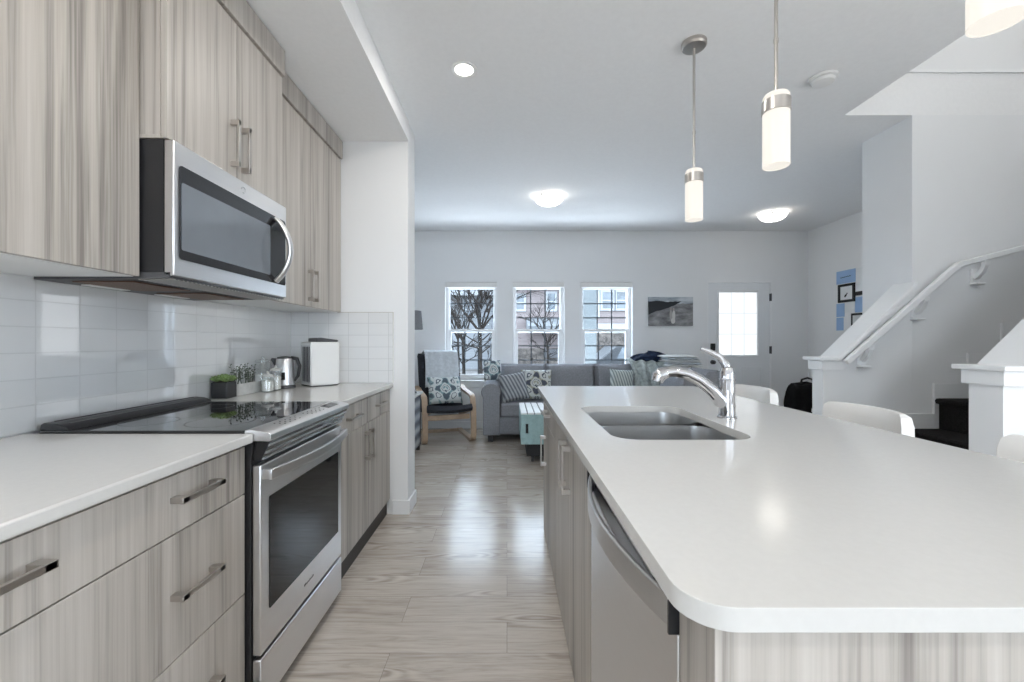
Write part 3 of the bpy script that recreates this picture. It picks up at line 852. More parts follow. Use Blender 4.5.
def island_body(mb, y0, y1):
    mb.box(IF+0.0205, 0.86, y0, y0+0.016, 0.105, 0.884).box(IF+0.0205, 0.86, y1-0.016, y1, 0.105, 0.884).box(IF+0.0205, 0.86, y0+0.016, y1-0.016, 0.105, 0.121).box(0.845, 0.86, y0+0.016, y1-0.016, 0.121, 0.884)
    return mb
Y0, Y1 = 1.177, 2.05; YM = 1.610
r = thing('base_cabinet', 'sink base cabinet with two doors in the island', 'cabinet', (0.55, YM, 0))
obj('body', island_body(MB(), Y0, Y1), M['wood'], r)
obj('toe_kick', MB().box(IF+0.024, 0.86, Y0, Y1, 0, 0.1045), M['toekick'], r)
front('door', r, IF, -1, Y0, YM, 0.018, 0.878, [('z', (IF, YM-0.048, 0.723), 0.185)])
front('door', r, IF, -1, YM, Y1, 0.018, 0.878, [('z', (IF, YM+0.048, 0.723), 0.185)])
Y0, Y1 = 2.052, 2.668
r = thing('base_cabinet', 'island cabinet with a drawer over a door at the far end', 'cabinet', (0.55, 2.36, 0))
obj('body', island_body(MB(), Y0, Y1), M['wood'], r)
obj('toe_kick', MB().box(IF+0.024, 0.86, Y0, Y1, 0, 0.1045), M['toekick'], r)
front('drawer', r, IF, -1, Y0, Y1, 0.715, 0.878, [('y', (IF, 2.36, 0.797), 0.20)])
front('door', r, IF, -1, Y0, Y1, 0.018, 0.715, [('z', (IF, 2.53, 0.545), 0.185)])

# sink
r = thing('sink', 'double-bowl stainless undermount sink in the island worktop', 'sink', (0.53, 1.55, 0.68))
def bowl(y0, y1, depth, name):
    mb = MB(); x0, x1 = SX0-0.006, SX1+0.006
    prof = [(0.887, 0.0, 0.07), (0.855, 0.002, 0.07), (0.72, 0.008, 0.07), (0.887-depth+0.035, 0.012, 0.07), (0.887-depth+0.01, 0.022, 0.06), (0.887-depth, 0.05, 0.04)]
    rings = [[(p[0], p[1], z) for p in rrect(x0+i, x1-i, y0+i, y1-i, rr, 6)] for z, i, rr in prof]
    mb.loft(rings[::-1], cap=False)
    cy = (y0+y1)/2; cx = (x0+x1)/2; zb = 0.887-depth
    c = mb.bm.verts.new((cx, cy, zb-0.004))
    mb.bm.verts.ensure_lookup_table()
    low = mb.bm.verts[:len(rings[0])]
    for i in range(len(low)): mb._face([low[i], low[(i+1) % len(low)], c])
    bo = obj(name, mb, M['steelz'], r)
    obj('drain', MB().lathe([(0.042, zb-0.003), (0.040, zb+0.001), (0.030, zb), (0.012, zb-0.002)], cx, cy, 20), M['chrome'], bo)
bowl(SY0-0.006, 1.572, 0.19, 'basin')
bowl(1.602, SY1+0.006, 0.19, 'basin')
obj('divider', MB().box(SX0+0.05, SX1-0.05, 1.5735, 1.6005, 0.80, 0.872), M['steelz'], r, bevel=0.008)

# faucet
FX, FYY = 0.825, 1.575
r = thing('faucet', 'chrome pull-out kitchen faucet behind the sink', 'faucet', (FX, FYY, 0.915))
obj('body', MB().lathe([(0.034, 0.9155), (0.034, 0.921), (0.029, 0.926), (0.0275, 0.99), (0.0275, 1.055), (0.029, 1.057), (0.029, 1.062), (0.0275, 1.064), (0.027, 1.085), (0.020, 1.104), (0.008, 1.112)], FX, FYY, 28), M['chrome'], r)
sp = [(FX-0.004, 0.955), (FX-0.025, 0.985), (FX-0.062, 1.025), (FX-0.105, 1.058), (FX-0.150, 1.080), (FX-0.195, 1.090), (FX-0.232, 1.086)]
obj('spout', MB().tube([(x, FYY, z) for x, z in sp], [0.020, 0.026, 0.0245, 0.0225, 0.021, 0.0205, 0.0205], 16, up=(0, 1, 0)), M['chrome'], r)
obj('spray_head', MB().tube([(x, FYY, z) for x, z in ((FX-0.228, 1.087), (FX-0.245, 1.081), (FX-0.257, 1.070), (FX-0.263, 1.052))], [0.022, 0.025, 0.025, 0.021], 16, up=(0, 1, 0)), M['chrome'], r)
lv = [(FX, 1.095), (FX-0.006, 1.118), (FX-0.030, 1.145), (FX-0.064, 1.163), (FX-0.098, 1.176)]
obj('lever', MB().tube([(x, FYY, z) for x, z in lv], [0.020, 0.017, 0.0125, 0.010, 0.007], 12, up=(0, 1, 0), sx=1.0, sy=0.7), M['chrome'], r)

# ------------------------------------------------------------------ counter stools
def make_stool():
    r = thing('bar_stool', 'white low-backed bar stool', 'stool', (0, 0, 0), 'bar stools along the island')
    n = 14                               # curved upholstered back, local +x is away from the island
    def ring(z, thick, half):
        inner, outer = [], []
        for k in range(n+1):
            u = -1+2*k/n
            y = u*half; x = 0.185 - 0.05*u*u
            inner.append((x-thick/2, y, z)); outer.append((x+thick/2, y, z))
        return inner + outer[::-1]
    prof = [(0.60, 0.03, 0.186), (0.63, 0.05, 0.193), (0.80, 0.052, 0.196), (0.885, 0.05, 0.195), (0.917, 0.042, 0.188), (0.930, 0.022, 0.172)]
    obj('backrest', MB().loft([ring(z, t, h) for z, t, h in prof]), M['leather'], r, bevel=0.006)
    mb = MB().loft([[(p[0], p[1], z) for p in rrect(-0.20+i, 0.15-i, -0.20+i, 0.20-i, 0.06)] for z, i in ((0.565, 0.02), (0.575, 0.0), (0.63, 0.0), (0.65, 0.012), (0.658, 0.04))])
    obj('seat', mb, M['leather'], r)
    for sx in (-1, 1):
        for sy in (-1, 1):
            obj('leg', MB().tube([(sx*0.14-0.02, sy*0.15, 0.57), (sx*0.19-0.02, sy*0.19, 0.0)], [0.016, 0.011], square=True), M['darkgrey'], r)
    mb = MB()
    for z, q in ((0.22, 0.172),):
        mb.tube([(-q-0.02, -q-0.01, z), (-q-0.02, q+0.01, z)], 0.008).tube([(q-0.02, -q-0.01, z), (q-0.02, q+0.01, z)], 0.008).tube([(-q-0.02, q, z), (q-0.02, q, z)], 0.008).tube([(-q-0.02, -q, z), (q-0.02, -q, z)], 0.008)
    obj('footrest', mb, M['chrome'], r)
    return r
st = make_stool()
st.location = (1.345, 2.52, 0); st['label'] = 'white low-backed bar stool just behind the faucet'
dup(st, (1.345, 1.745, 0), 0, 'white low-backed bar stool in front of the stair half wall')
dup(st, (1.345, 1.055, 0), 0, 'white bar stool at the right edge, mostly cut off')

# ------------------------------------------------------------------ stairs
RISE, RUN, X0S = 0.205, 0.23, 2.225
r = thing('staircase', 'charcoal carpeted stair flight between two white half walls', 'stairs', (X0S, 2.4, 0), kind='structure')
NS = 8
for k in range(NS):
    x = X0S + RUN*k; z = RISE*(k+1)
    xe = EX-0.002 if k == NS-1 else x+RUN+0.03
    prof = [(x, z-RISE+0.0), (x, z-0.04), (x-0.022, z-0.034), (x-0.028, z-0.016), (x-0.02, z-0.002), (x, z), (xe, z), (xe, z-RISE)]
    obj('step', MB().prism(prof, 'y', 1.956, SY-0.016), M['carpet'], r)
mb = MB()
for k in range(NS):
    x = X0S + RUN*k; z = RISE*(k+1)
    mb.box(x-0.03, x+RUN-0.0305, SY-0.015, SY-0.001, z-RISE, z+0.10)
obj('skirt', mb, M['trim'], r)

SL = 0.885
def half_wall(name, y0, y1, xe, label):
    r = thing(name, label, 'half wall', (2.144, y0, 0), kind='structure')
    x0 = 2.144; zt = 1.075
    SL = 0.98
    xr = 2.235                          # level part of the top before it climbs
    top = zt + SL*(xe-xr)
    obj('wall', MB().prism([(x0, 0), (xe, 0), (xe, top), (xr, zt), (x0, zt)], 'y', y0, y1), M['paint'], r)
    o = 0.018                           # fascia band under the cap
    obj('fascia', MB().prism([(x0-o, zt-0.065), (xr+0.03, zt-0.065), (xe, top-0.095), (xe, top-0.001), (xr, zt-0.001), (x0-o, zt-0.001)], 'y', y0-o, y1+o), M['trim'], r, bevel=0.002)
    c = 0.040
    obj('cap', MB().prism([(x0-c, zt), (xr, zt), (xe, top), (xe, top+0.030), (xr-0.01, zt+0.022), (x0-c, zt+0.022)], 'y', y0-c, y1+c), M['trim'], r, bevel=0.003)
half_wall('wall_stairside', SY-0.0, SY+0.10, 2.749, 'white half wall with a sloped cap rising to the column')
half_wall('wall_newel', 1.815, 1.950, 4.179, 'white half wall with a sloped cap on the near side of the stairs')

r = thing('handrail', 'white wooden handrail on brackets along the stair wall', 'handrail', (2.6, SY-0.07, 1.07))
RP = [(2.245, 1.066), (2.985, 1.712), (4.15, 2.010)]
obj('rail', MB().tube([(x, SY-0.072, z) for x, z in RP], 0.03, square=True, sx=0.55, sy=0.62, up=(0, 0, 1)), M['trim'], r, bevel=0.005)
for x in (2.40, 2.765, 3.165, 3.75):
    z = RP[0][1]+(x-RP[0][0])*(RP[1][1]-RP[0][1])/(RP[1][0]-RP[0][0]) if x < RP[1][0] else RP[1][1]+(x-RP[1][0])*(RP[2][1]-RP[1][1])/(RP[2][0]-RP[1][0])
    mb = MB().box(x-0.018, x+0.018, SY-0.085, SY-0.060, z-0.05, z-0.022).box(x-0.026, x+0.026, SY-0.014, SY-0.0005, z-0.165, z-0.065)
    mb.tube([(x, SY-0.072, z-0.045), (x, SY-0.055, z-0.085), (x, SY-0.014, z-0.125)], 0.014, square=True)
    mb.box(x-0.03, x+0.03, SY-0.05, SY-0.0005, z-0.172, z-0.160)
    obj('bracket', mb, M['trim'], r, bevel=0.002)

# ------------------------------------------------------------------ ceiling lights
PX = 0.963
def make_pendant():
    r = thing('pendant_light', 'cylinder pendant lamp', 'lamp', (0, 0, CZ), 'pendant lamps over the island')
    Z = 1.828                            # bottom of the glass
    obj('canopy', MB().lathe([(0.062, CZ-0.0005), (0.062, CZ-0.018), (0.055, CZ-0.026), (0.012, CZ-0.030)], 0, 0, 28), M['nickel'], r)
    obj('rod', MB().cyl((0, 0, Z+0.250), (0, 0, CZ-0.026), 0.0065, 12).cyl((0, 0, 2.27), (0, 0, 2.285), 0.008, 12), M['nickel'], r)
    sh = obj('shade', MB().lathe([(0.006, Z+0.252), (0.038, Z+0.256), (0.0425, Z+0.248), (0.0425, Z), (0.039, Z), (0.039, Z+0.03)], 0, 0, 32, cap=False), M['shade'], r)
    obj('diffuser', MB().lathe([(0.0388, Z+0.004), (0.0388, Z+0.001)], 0, 0, 32), M['shade'], sh)
    obj('band', MB().lathe([(0.0427, Z+0.236), (0.0455, Z+0.234), (0.0455, Z+0.192), (0.0427, Z+0.190)], 0, 0, 32, cap=False), M['nickel'], sh)
    return r
p = make_pendant(); p.location = (PX, 2.163, CZ)
for ch in p.children:
    for q in (ch,): q.data.transform(Matrix.Translation((0, 0, 0)))
p['label'] = 'pendant lamp farthest along the island, its round canopy in view'
P2 = dup(p, (PX, 1.503, CZ), 0, 'pendant lamp in the middle of the island row')
P3 = dup(p, (PX, 0.825, CZ), 0, 'pendant lamp in the top right corner, mostly cut off')

for x, y, lab in ((0.443, 4.43, 'round opal flush ceiling light in front of the middle window'), (3.17, 5.01, 'round opal flush ceiling light near the entry door')):
    r = thing('ceiling_light', lab, 'lamp', (x, y, CZ), 'flush lights on the living room ceiling')
    obj('pan', MB().lathe([(0.125, CZ-0.0005), (0.138, CZ-0.012), (0.134, CZ-0.022), (0.08, CZ-0.022)], x, y, 36), M['white'], r)
    obj('dome', MB().lathe([(0.150, CZ-0.024), (0.148, CZ-0.034), (0.132, CZ-0.060), (0.100, CZ-0.082), (0.06, CZ-0.095), (0.02, CZ-0.100)], x, y, 36), M['dome'], r)
    obj('clip', MB().box(x-0.095, x-0.065, y-0.126, y-0.118, CZ-0.05, CZ-0.02), M['chrome'], r)
    obj('finial', MB().ball((x, y, CZ-0.106), 0.008, 0.008, 0.006), M['chrome'], r)

def make_can(x, y, lab, power=P_CAN):
    r = thing('recessed_light', lab, 'lamp', (x, y, CZ), 'recessed ceiling lights')
    obj('trim_ring', MB().lathe([(0.078, CZ-0.0005), (0.076, CZ-0.006), (0.062, CZ-0.005), (0.052, CZ-0.0008)], x, y, 32, cap=False), M['white'], r)
    obj('lens', MB().lathe([(0.052, CZ-0.0006), (0.045, CZ-0.0035), (0.02, CZ-0.005)], x, y, 28), M['lens'], r)
    lamp('recessed_bulb', 'AREA', (x, y, CZ-0.012), power, (1.0, 0.96, 0.90), 0.12)
make_can(-0.243, 2.378, 'small recessed ceiling light in front of the wing wall', 4.0)
for x, y in ((-0.243, 0.75), (-0.243, -0.9), (2.0, -0.9)):
    make_can(x, y, 'recessed ceiling light out of frame above the viewer')
# unseen lamp added on the landing ceiling to brighten the stairwell
r = thing('ceiling_light', 'added, unseen round light on the high stairwell ceiling, above the frame', 'lamp', (3.2, 1.6, 5.3))
obj('dome', MB().lathe([(0.178, 5.299), (0.176, 5.268), (0.155, 5.242), (0.118, 5.220), (0.07, 5.206), (0.02, 5.200)], 3.2, 1.6, 36), M['dome'], r)
lamp('landing_fill', 'POINT', (3.2, 1.6, 5.0), 12, (1.0, 0.96, 0.9), 0.14)

r = thing('smoke_alarm', 'round white smoke alarm on the ceiling near the stairs', 'smoke alarm', (1.836, 2.44, CZ))
obj('base', MB().lathe([(0.066, CZ-0.0005), (0.072, CZ-0.004), (0.070, CZ-0.016), (0.05, CZ-0.018)], 1.836, 2.44, 30), M['white'], r)
obj('cover', MB().lathe([(0.058, CZ-0.0185), (0.060, CZ-0.024), (0.054, CZ-0.036), (0.036, CZ-0.042), (0.01, CZ-0.043)], 1.836, 2.44, 30), M['white'], r)

# ------------------------------------------------------------------ worktop items
CT = 0.9152
# succulent
px, py = -1.445, 2.145
r = thing('potted_succulent', 'green succulent in a black cube pot beside the range', 'plant', (px, py, CT))
a = 0.040
obj('pot', MB().prism([(px-a, py-a), (px+a, py-a), (px+a, py+a), (px-a, py+a)], 'z', CT, CT+0.082), M['pot'], r, bevel=0.004)
obj('soil', MB().box(px-a+0.006, px+a-0.006, py-a+0.006, py+a-0.006, CT+0.0822, CT+0.085), M['soil'], r)
mb = MB()
for cx, cy, s in ((0, 0, 1.0), (-0.022, 0.022, 0.8), (0.024, -0.020, 0.85), (0.022, 0.024, 0.75), (-0.024, -0.02, 0.8)):
    for ringi, (nn, tilt, ln) in enumerate(((8, 1.05, 0.044), (6, 0.65, 0.044), (4, 0.28, 0.040))):
        for k in range(nn):
            az = 2*PI*(k+ringi*0.5)/nn
            d = Vector((math.cos(az)*math.sin(tilt), math.sin(az)*math.sin(tilt), math.cos(tilt)))*ln*s
            b = Vector((px+cx, py+cy, CT+0.084))
            mb.tube([b, b+d*0.5, b+d*0.85, b+d], [0.004*s, 0.010*s, 0.008*s, 0.001], 6, sy=0.6)
obj('foliage', mb, M['leaf'], r)
# herb trough
bx0, bx1, by0, by1 = -1.497, -1.417, 2.205, 2.425
r = thing('herb_planter', 'whitewashed wooden trough with three little sprigs', 'plant', ((bx0+bx1)/2, (by0+by1)/2, CT))
hh = 0.062
mb = MB().box(bx0, bx1, by0, by0+0.008, CT, CT+hh).box(bx0, bx1, by1-0.008, by1, CT, CT+hh).box(bx0, bx0+0.008, by0+0.008, by1-0.008, CT, CT+hh).box(bx1-0.008, bx1, by0+0.008, by1-0.008, CT, CT+hh).box(bx0+0.008, bx1-0.008, by0+0.008, by1-0.008, CT, CT+0.008)
obj('trough', mb, M['whitewood'], r, bevel=0.001)
obj('soil', MB().box(bx0+0.0085, bx1-0.0085, by0+0.0085, by1-0.0085, CT+0.0085, CT+hh-0.012), M['soil'], r)
for k in range(3):
    mb = MB(); cy = by0+0.045+k*0.062; cx = (bx0+bx1)/2+0.005
    for s in range(7):
        az = random.random()*2*PI; lean = 0.06+0.22*random.random(); L = 0.08+0.04*random.random()
        b = Vector((cx+0.008*math.cos(az), cy+0.008*math.sin(az), CT+hh-0.014))
        d = Vector((math.cos(az)*math.sin(lean), math.sin(az)*math.sin(lean), math.cos(lean)))
        mb.tube([b, b+d*L*0.5, b+d*L], [0.0016, 0.0014, 0.0008], 5)
        for q in range(6):
            c = b+d*L*(0.35+0.12*q); az2 = q*2.4
            e = Vector((math.cos(az2), math.sin(az2), 0.6)).normalized()*0.016
            mb.tube([c, c+e*0.5, c+e], [0.001, 0.0045, 0.0008], 5, sy=0.4)
    obj('sprig', mb, M['sprig'], r)
# glass jars
def jar(x, y, rad, h, fill, lab, lidm):
    r = thing('glass_jar', lab, 'jar', (x, y, CT), 'glass jars beside the kettle')
    obj('glass', MB().lathe([(rad*0.5, CT), (rad, CT+0.006), (rad, CT+h-0.02), (rad*0.86, CT+h-0.004), (rad*0.86, CT+h)], x, y, 24), M['jar'], r)
    if fill: obj('contents', MB().lathe([(rad*0.5, CT+0.004), (rad-0.004, CT+0.009), (rad-0.004, CT+fill), (rad*0.4, CT+fill+0.006)], x, y, 24), M['sugar'], r)
    obj('lid', MB().lathe([(rad*0.9, CT+h+0.0005), (rad*0.92, CT+h+0.012), (rad*0.5, CT+h+0.016), (rad*0.18, CT+h+0.020), (rad*0.2, CT+h+0.032), (0.004, CT+h+0.034)], x, y, 24), lidm, r)
jar(-1.450, 2.495, 0.045, 0.165, 0.09, 'tall clear glass jar half full of white powder by the tiles', M['jar'])
jar(-1.365, 2.395, 0.034, 0.085, 0.062, 'short glass jar of white powder in front of the tall jar', M['whitewood'])
jar(-1.365, 2.480, 0.031, 0.115, 0.080, 'slim glass jar of white powder next to the kettle', M['whitewood'])
# kettle
kx, ky = -1.375, 2.600
r = thing('kettle', 'stainless electric kettle with a black handle', 'kettle', (kx, ky, CT))
obj('base', MB().lathe([(0.058, CT), (0.062, CT+0.004), (0.060, CT+0.016), (0.052, CT+0.018)], kx, ky, 28), M['darkgrey'], r)
obj('body', MB().lathe([(0.050, CT+0.0185), (0.055, CT+0.022), (0.054, CT+0.09), (0.049, CT+0.175), (0.044, CT+0.182)], kx, ky, 28), M['steel'], r)
obj('lid', MB().lathe([(0.044, CT+0.1825), (0.042, CT+0.192), (0.02, CT+0.197), (0.006, CT+0.198)], kx, ky, 24), M['darkgrey'], r)
obj('spout', MB().tube([(kx-0.040, ky-0.01, CT+0.150), (kx-0.058, ky-0.014, CT+0.172), (kx-0.074, ky-0.018, CT+0.180)], [0.022, 0.016, 0.008], 10), M['darkgrey'], r)
obj('handle', MB().tube([(kx+0.035, ky+0.008, CT+0.188), (kx+0.068, ky+0.014, CT+0.180), (kx+0.082, ky+0.018, CT+0.135), (kx+0.074, ky+0.016, CT+0.075), (kx+0.052, ky+0.012, CT+0.045)], [0.011, 0.012, 0.011, 0.010, 0.008], 10), M['black'], r)
obj('gauge', MB().box(kx+0.005, kx+0.028, ky-0.0555, ky-0.049, CT+0.055, CT+0.10), M['blackglass'], r, bevel=0.002)
# boxy white appliance, turned a little
r = thing('ice_maker', 'boxy white countertop appliance with a dark flip lid in the corner', 'appliance', (0, 0, 0))
w, d, h = 0.185, 0.180, 0.285
obj('housing', MB().box(-w/2, w/2, -d/2, d/2, 0.006, h), M['white'], r, bevel=0.010, seg=3)
mb = MB()
for k in range(5): mb.box(-w/2-0.004, -w/2-0.0003, -d/2+0.02+0.025*k, -d/2+0.028+0.025*k, 0.03, h-0.03)
obj('side_ribs', mb, M['darkgrey'], r)
obj('side_panel', MB().box(-w/2-0.0012, -w/2-0.0002, -d/2+0.012, d/2-0.012, 0.02, h-0.02), M['steel'], r)
obj('lid', MB().prism([(-0.05, h+0.0003), (0.085, h+0.0003), (0.095, h+0.010), (0.085, h+0.014), (-0.02, h+0.028), (-0.05, h+0.026)], 'y', -d/2+0.02, d/2-0.02), M['darkgrey'], r, bevel=0.004)
obj('base', MB().box(-w/2+0.01, w/2-0.01, -d/2+0.01, d/2-0.01, 0, 0.0058), M['darkgrey'], r)
r.location = (-1.235, 2.775, CT); r.rotation_euler = (0, 0, math.radians(46))

# ------------------------------------------------------------------ sofa
SFY, SBY = 5.00, 5.74
r = thing('sectional_sofa', 'grey L-shaped sectional sofa under the windows', 'sofa', (1.0, 5.3, 0))
obj('base', MB().box(-0.115, 2.20, SFY+0.03, SBY, 0.09, 0.305).box(1.40, 2.20, 4.15, SFY+0.03, 0.09, 0.305), M['sofa'], r, bevel=0.02, seg=3)
for x, y in ((-0.2, 5.08), (-0.2, 5.66), (2.1, 5.66), (2.1, 4.25), (1.5, 4.25)):
    obj('leg', MB().box(x-0.03, x+0.03, y-0.03, y+0.03, 0, 0.0895), M['ink'], r)
# rolled left arm
prof = [(-0.285, 0.09), (-0.085, 0.09), (-0.085, 0.53)]
for k in range(15):
    a = math.radians(-30 + 240*k/14)
    prof.append((-0.190+0.118*math.cos(a), 0.600+0.105*math.sin(a)))
prof.append((-0.285, 0.50))
obj('arm', MB().prism(prof, 'y', SFY-0.02, SBY-0.02), M['sofa'], r, bevel=0.012, seg=3)
obj('back', MB().box(-0.26, 2.20, SBY-0.16, SBY+0.02, 0.30, 0.80).box(2.03, 2.20, 4.15, SBY-0.16, 0.30, 0.80), M['sofa'], r, bevel=0.04, seg=4)
for a, b in ((-0.08, 0.66), (0.665, 1.395)):
    obj('seat_cushion', MB().box(a, b, SFY-0.01, SBY-0.165, 0.307, 0.475), M['sofa'], r, bevel=0.035, seg=4)
obj('seat_cushion', MB().box(1.40, 2.02, 4.17, SBY-0.165, 0.307, 0.475), M['sofa'], r, bevel=0.035, seg=4)
def back_cushion(cx, cy, w, tz=0.66, rz=0):
    Mx = Matrix.Translation((cx, cy, tz)) @ Matrix.Rotation(rz, 4, 'Z') @ Matrix.Rotation(math.radians(-10), 4, 'X')
    mb = MB(); nn = 10
    mb.pillow(w, 0.52, 0.26, Mx, 14, 0.03)
    return mb
for a, b in ((-0.07, 0.50), (0.51, 1.14), (1.15, 1.80)):
    obj('back_cushion', back_cushion((a+b)/2, 5.50, b-a+0.02), M['sofa'], r)
obj('back_cushion', back_cushion(1.93, 4.75, 0.75, 0.65, -PI/2), M['sofa'], r)
obj('back_cushion', MB().pillow(0.60, 0.24, 0.26, Matrix.Translation((2.08, 4.45, 0.80)) @ Matrix.Rotation(-PI/2, 4, 'Z'), 12, 0.03), M['sofa'], r)

# pillows on the sofa
def cushion(name, label, m, c, w, h, t, tilt, rz, roll=0.0):
    o = single(name, MB().pillow(w, h, t, Matrix.Identity(4), 14), m, label, 'pillow', 'throw pillows on the sofa')
    o.matrix_world = Matrix.Translation(c) @ Matrix.Rotation(rz, 4, 'Z') @ Matrix.Rotation(tilt, 4, 'X') @ Matrix.Rotation(roll, 4, 'Y')
    return o
cushion('throw_pillow', 'grey striped pillow on the sofa beside the rolled arm', M['stripe'], (0.085, 5.10, 0.655), 0.34, 0.34, 0.13, math.radians(-16), math.radians(12), math.radians(-9))
cushion('throw_pillow', 'large grey patterned pillow next to the striped one', M['ikatgrey'], (0.365, 5.23, 0.672), 0.38, 0.38, 0.14, math.radians(-18), math.radians(-4))
cushion('throw_pillow', 'white patterned pillow peeking out behind the rolled sofa arm', M['ikat'], (-0.19, 5.42, 0.835), 0.24, 0.26, 0.10, math.radians(-6), math.radians(25))
cushion('throw_pillow', 'sage striped pillow in the middle of the sofa', M['stripegreen'], (1.42, 5.20, 0.675), 0.30, 0.38, 0.13, math.radians(-16), math.radians(0), math.radians(4))

# throw blanket bundled at the sofa corner
def drape(u, v):
    x = 1.57 + 0.52*u
    k = 0.5+0.5*math.sin(u*23+math.sin(v*5))
    prof = [(5.24, 0.52), (5.27, 0.68), (5.33, 0.84), (5.42, 0.955), (5.52, 0.965), (5.60, 0.945)]
    f = v*(len(prof)-1); i = min(int(f), len(prof)-2); q = f-i
    y = prof[i][0]*(1-q)+prof[i+1][0]*q; z = prof[i][1]*(1-q)+prof[i+1][1]*q
    return (x+0.02*math.sin(v*6), y-0.035*k, z+0.022*k-0.03*math.sin(PI*u*0.5))
single('throw_blanket', MB().sheet(drape, 40, 20), M['sage'], 'rumpled sage throw blanket over the sofa corner', 'blanket', solid=0.012)
mb = MB()
def coat(u, v):
    a = 2*PI*u; b = 1+0.22*math.sin(3*a+4*v)+0.12*math.sin(7*a+9*v)
    return (1.86+0.23*math.cos(a)*math.sin(PI*v)*b, 5.56+0.13*math.sin(a)*math.sin(PI*v)*b, 0.985+0.065*math.cos(PI*v)*(1+0.3*math.sin(5*a)) + 0.018*math.cos(a))
mb.sheet(coat, 36, 16)
single('jacket', mb, M['navy'], 'dark navy jacket thrown over the top of the sofa back', 'jacket')
r = thing('folded_linen', 'stack of folded white linen on the sofa corner by the door', 'linen', (2.20, 5.30, 0.88))
for k in range(5):
    z = 0.905+0.028*k; o = 0.012*(k % 2)
    mb = MB().pillow(0.44-o*2-0.01*k, 0.34, 0.045, Matrix.Translation((2.20-0.012*k+o, 5.32, z)) @ Matrix.Rotation(PI/2, 4, 'X'), 10, 0.01)
    obj('folded_sheet', mb, M['throw'] if k in (1, 3) else M['crateTop'], r)

# ------------------------------------------------------------------ armchair
r = thing('armchair', 'bent birch armchair with charcoal cushion beside the first window', 'armchair', (0, 0, 0))
def bent(pts, w=0.032, t=0.014):
    # rounded path by Chaikin smoothing
    P = [Vector(p) for p in pts]
    for _ in range(3):
        Q = [P[0]]
        for a, b in zip(P[:-1], P[1:]): Q += [a*0.75+b*0.25, a*0.25+b*0.75]
        P = Q + [P[-1]]
    return MB().tube(P, 1.0, square=True, sx=w, sy=t, up=(0, 0, 1))
for s in (-1, 1):
    x = s*0.29
    pts = [(x, 0.36, 0.016), (x, -0.20, 0.016), (x, -0.36, 0.016), (x, -0.37, 0.20), (x, -0.34, 0.54), (x, -0.20, 0.56), (x, 0.10, 0.58), (x, 0.26, 0.62)]
    obj('side_frame', bent(pts), M['birch'], r)
obj('front_rail', MB().box(-0.262, 0.262, -0.30, -0.275, 0.27, 0.33), M['birch'], r, bevel=0.004)
obj('rear_rail', MB().box(-0.258, 0.258, 0.28, 0.305, 0.002, 0.040), M['birch'], r, bevel=0.004)
for s in (-1, 1):
    x = s*0.235
    obj('seat_rail', bent([(x, -0.36, 0.385), (x, -0.05, 0.30), (x, 0.12, 0.27), (x, 0.20, 0.42), (x, 0.33, 0.80), (x, 0.38, 0.98)], 0.022, 0.012), M['birch'], r)
def pad(u, v):
    pr = [(-0.40, 0.40), (-0.36, 0.435), (-0.10, 0.375), (0.08, 0.345), (0.15, 0.42), (0.22, 0.62), (0.31, 0.86), (0.355, 1.00), (0.385, 1.03)]
    f = v*(len(pr)-1); i = min(int(f), len(pr)-2); q = f-i
    return Vector((-0.27+0.54*u, pr[i][0]*(1-q)+pr[i+1][0]*q, pr[i][1]*(1-q)+pr[i+1][1]*q - 0.02*math.sin(PI*u)))
obj('cushion', MB().sheet(pad, 14, 48), M['darkfab'], r, solid=0.055, bevel=0.02)
r.location = (-0.80, 5.30, 0); r.rotation_euler = (0, 0, math.radians(20))
ARM = r.location.copy(); AR = Matrix.Translation(ARM) @ Matrix.Rotation(math.radians(20), 4, 'Z')
o = cushion('throw_pillow', 'teal and white patterned pillow on the armchair seat', M['ikat'], (0, 0, 0), 0.43, 0.36, 0.13, 0, 0)
o['group'] = 'throw pillows'
o.matrix_world = AR @ Matrix.Translation((0.02, 0.020, 0.590)) @ Matrix.Rotation(math.radians(-24), 4, 'X')
def thr(u, v):
    pr = [(0.135, 0.62), (0.20, 0.80), (0.265, 0.96), (0.315, 1.065), (0.375, 1.085), (0.43, 1.04), (0.43, 0.86)]
    f = v*(len(pr)-1); i = min(int(f), len(pr)-2); q = f-i
    k = 0.010*math.sin(u*26)
    return AR @ Vector((-0.21+0.44*u+0.02*math.sin(v*4), pr[i][0]*(1-q)+pr[i+1][0]*q-0.012+k*0.6, pr[i][1]*(1-q)+pr[i+1][1]*q+k*0.4))
single('throw_blanket', MB().sheet(thr, 30, 30), M['throw'], 'pale grey throw draped over the armchair back', 'blanket', solid=0.010)

# ------------------------------------------------------------------ side cabinet and lamp
r = thing('side_cabinet', 'grey patterned side cabinet peeking out past the wing wall', 'cabinet', (-1.2, 4.45, 0))
obj('top', MB().box(-1.45, -0.945, 4.15, 4.72, 0.622, 0.650), M['whitewood'], r, bevel=0.004)
obj('body', MB().box(-1.43, -0.97, 4.17, 4.70, 0.06, 0.6215), M['stripe'], r)
for x in (-1.41, -0.99):
    for y in (4.19, 4.68): obj('leg', MB().box(x-0.018, x+0.018, y-0.018, y+0.018, 0, 0.0595), M['darkgrey'], r)
mb = MB()
for y in (4.17, 4.685): mb.box(-0.9695, -0.964, y, y+0.015, 0.06, 0.621)
obj('side_edge', mb, M['darkgrey'], r)
lx, ly = -1.035, 4.52
r = thing('table_lamp', 'table lamp with a grey drum shade on the side cabinet', 'lamp', (lx, ly, 0.650))
obj('base', MB().lathe([(0.062, 0.6505), (0.066, 0.662), (0.05, 0.68), (0.014, 0.70), (0.010, 1.0), (0.008, 1.38)], lx, ly, 22), M['darkgrey'], r)
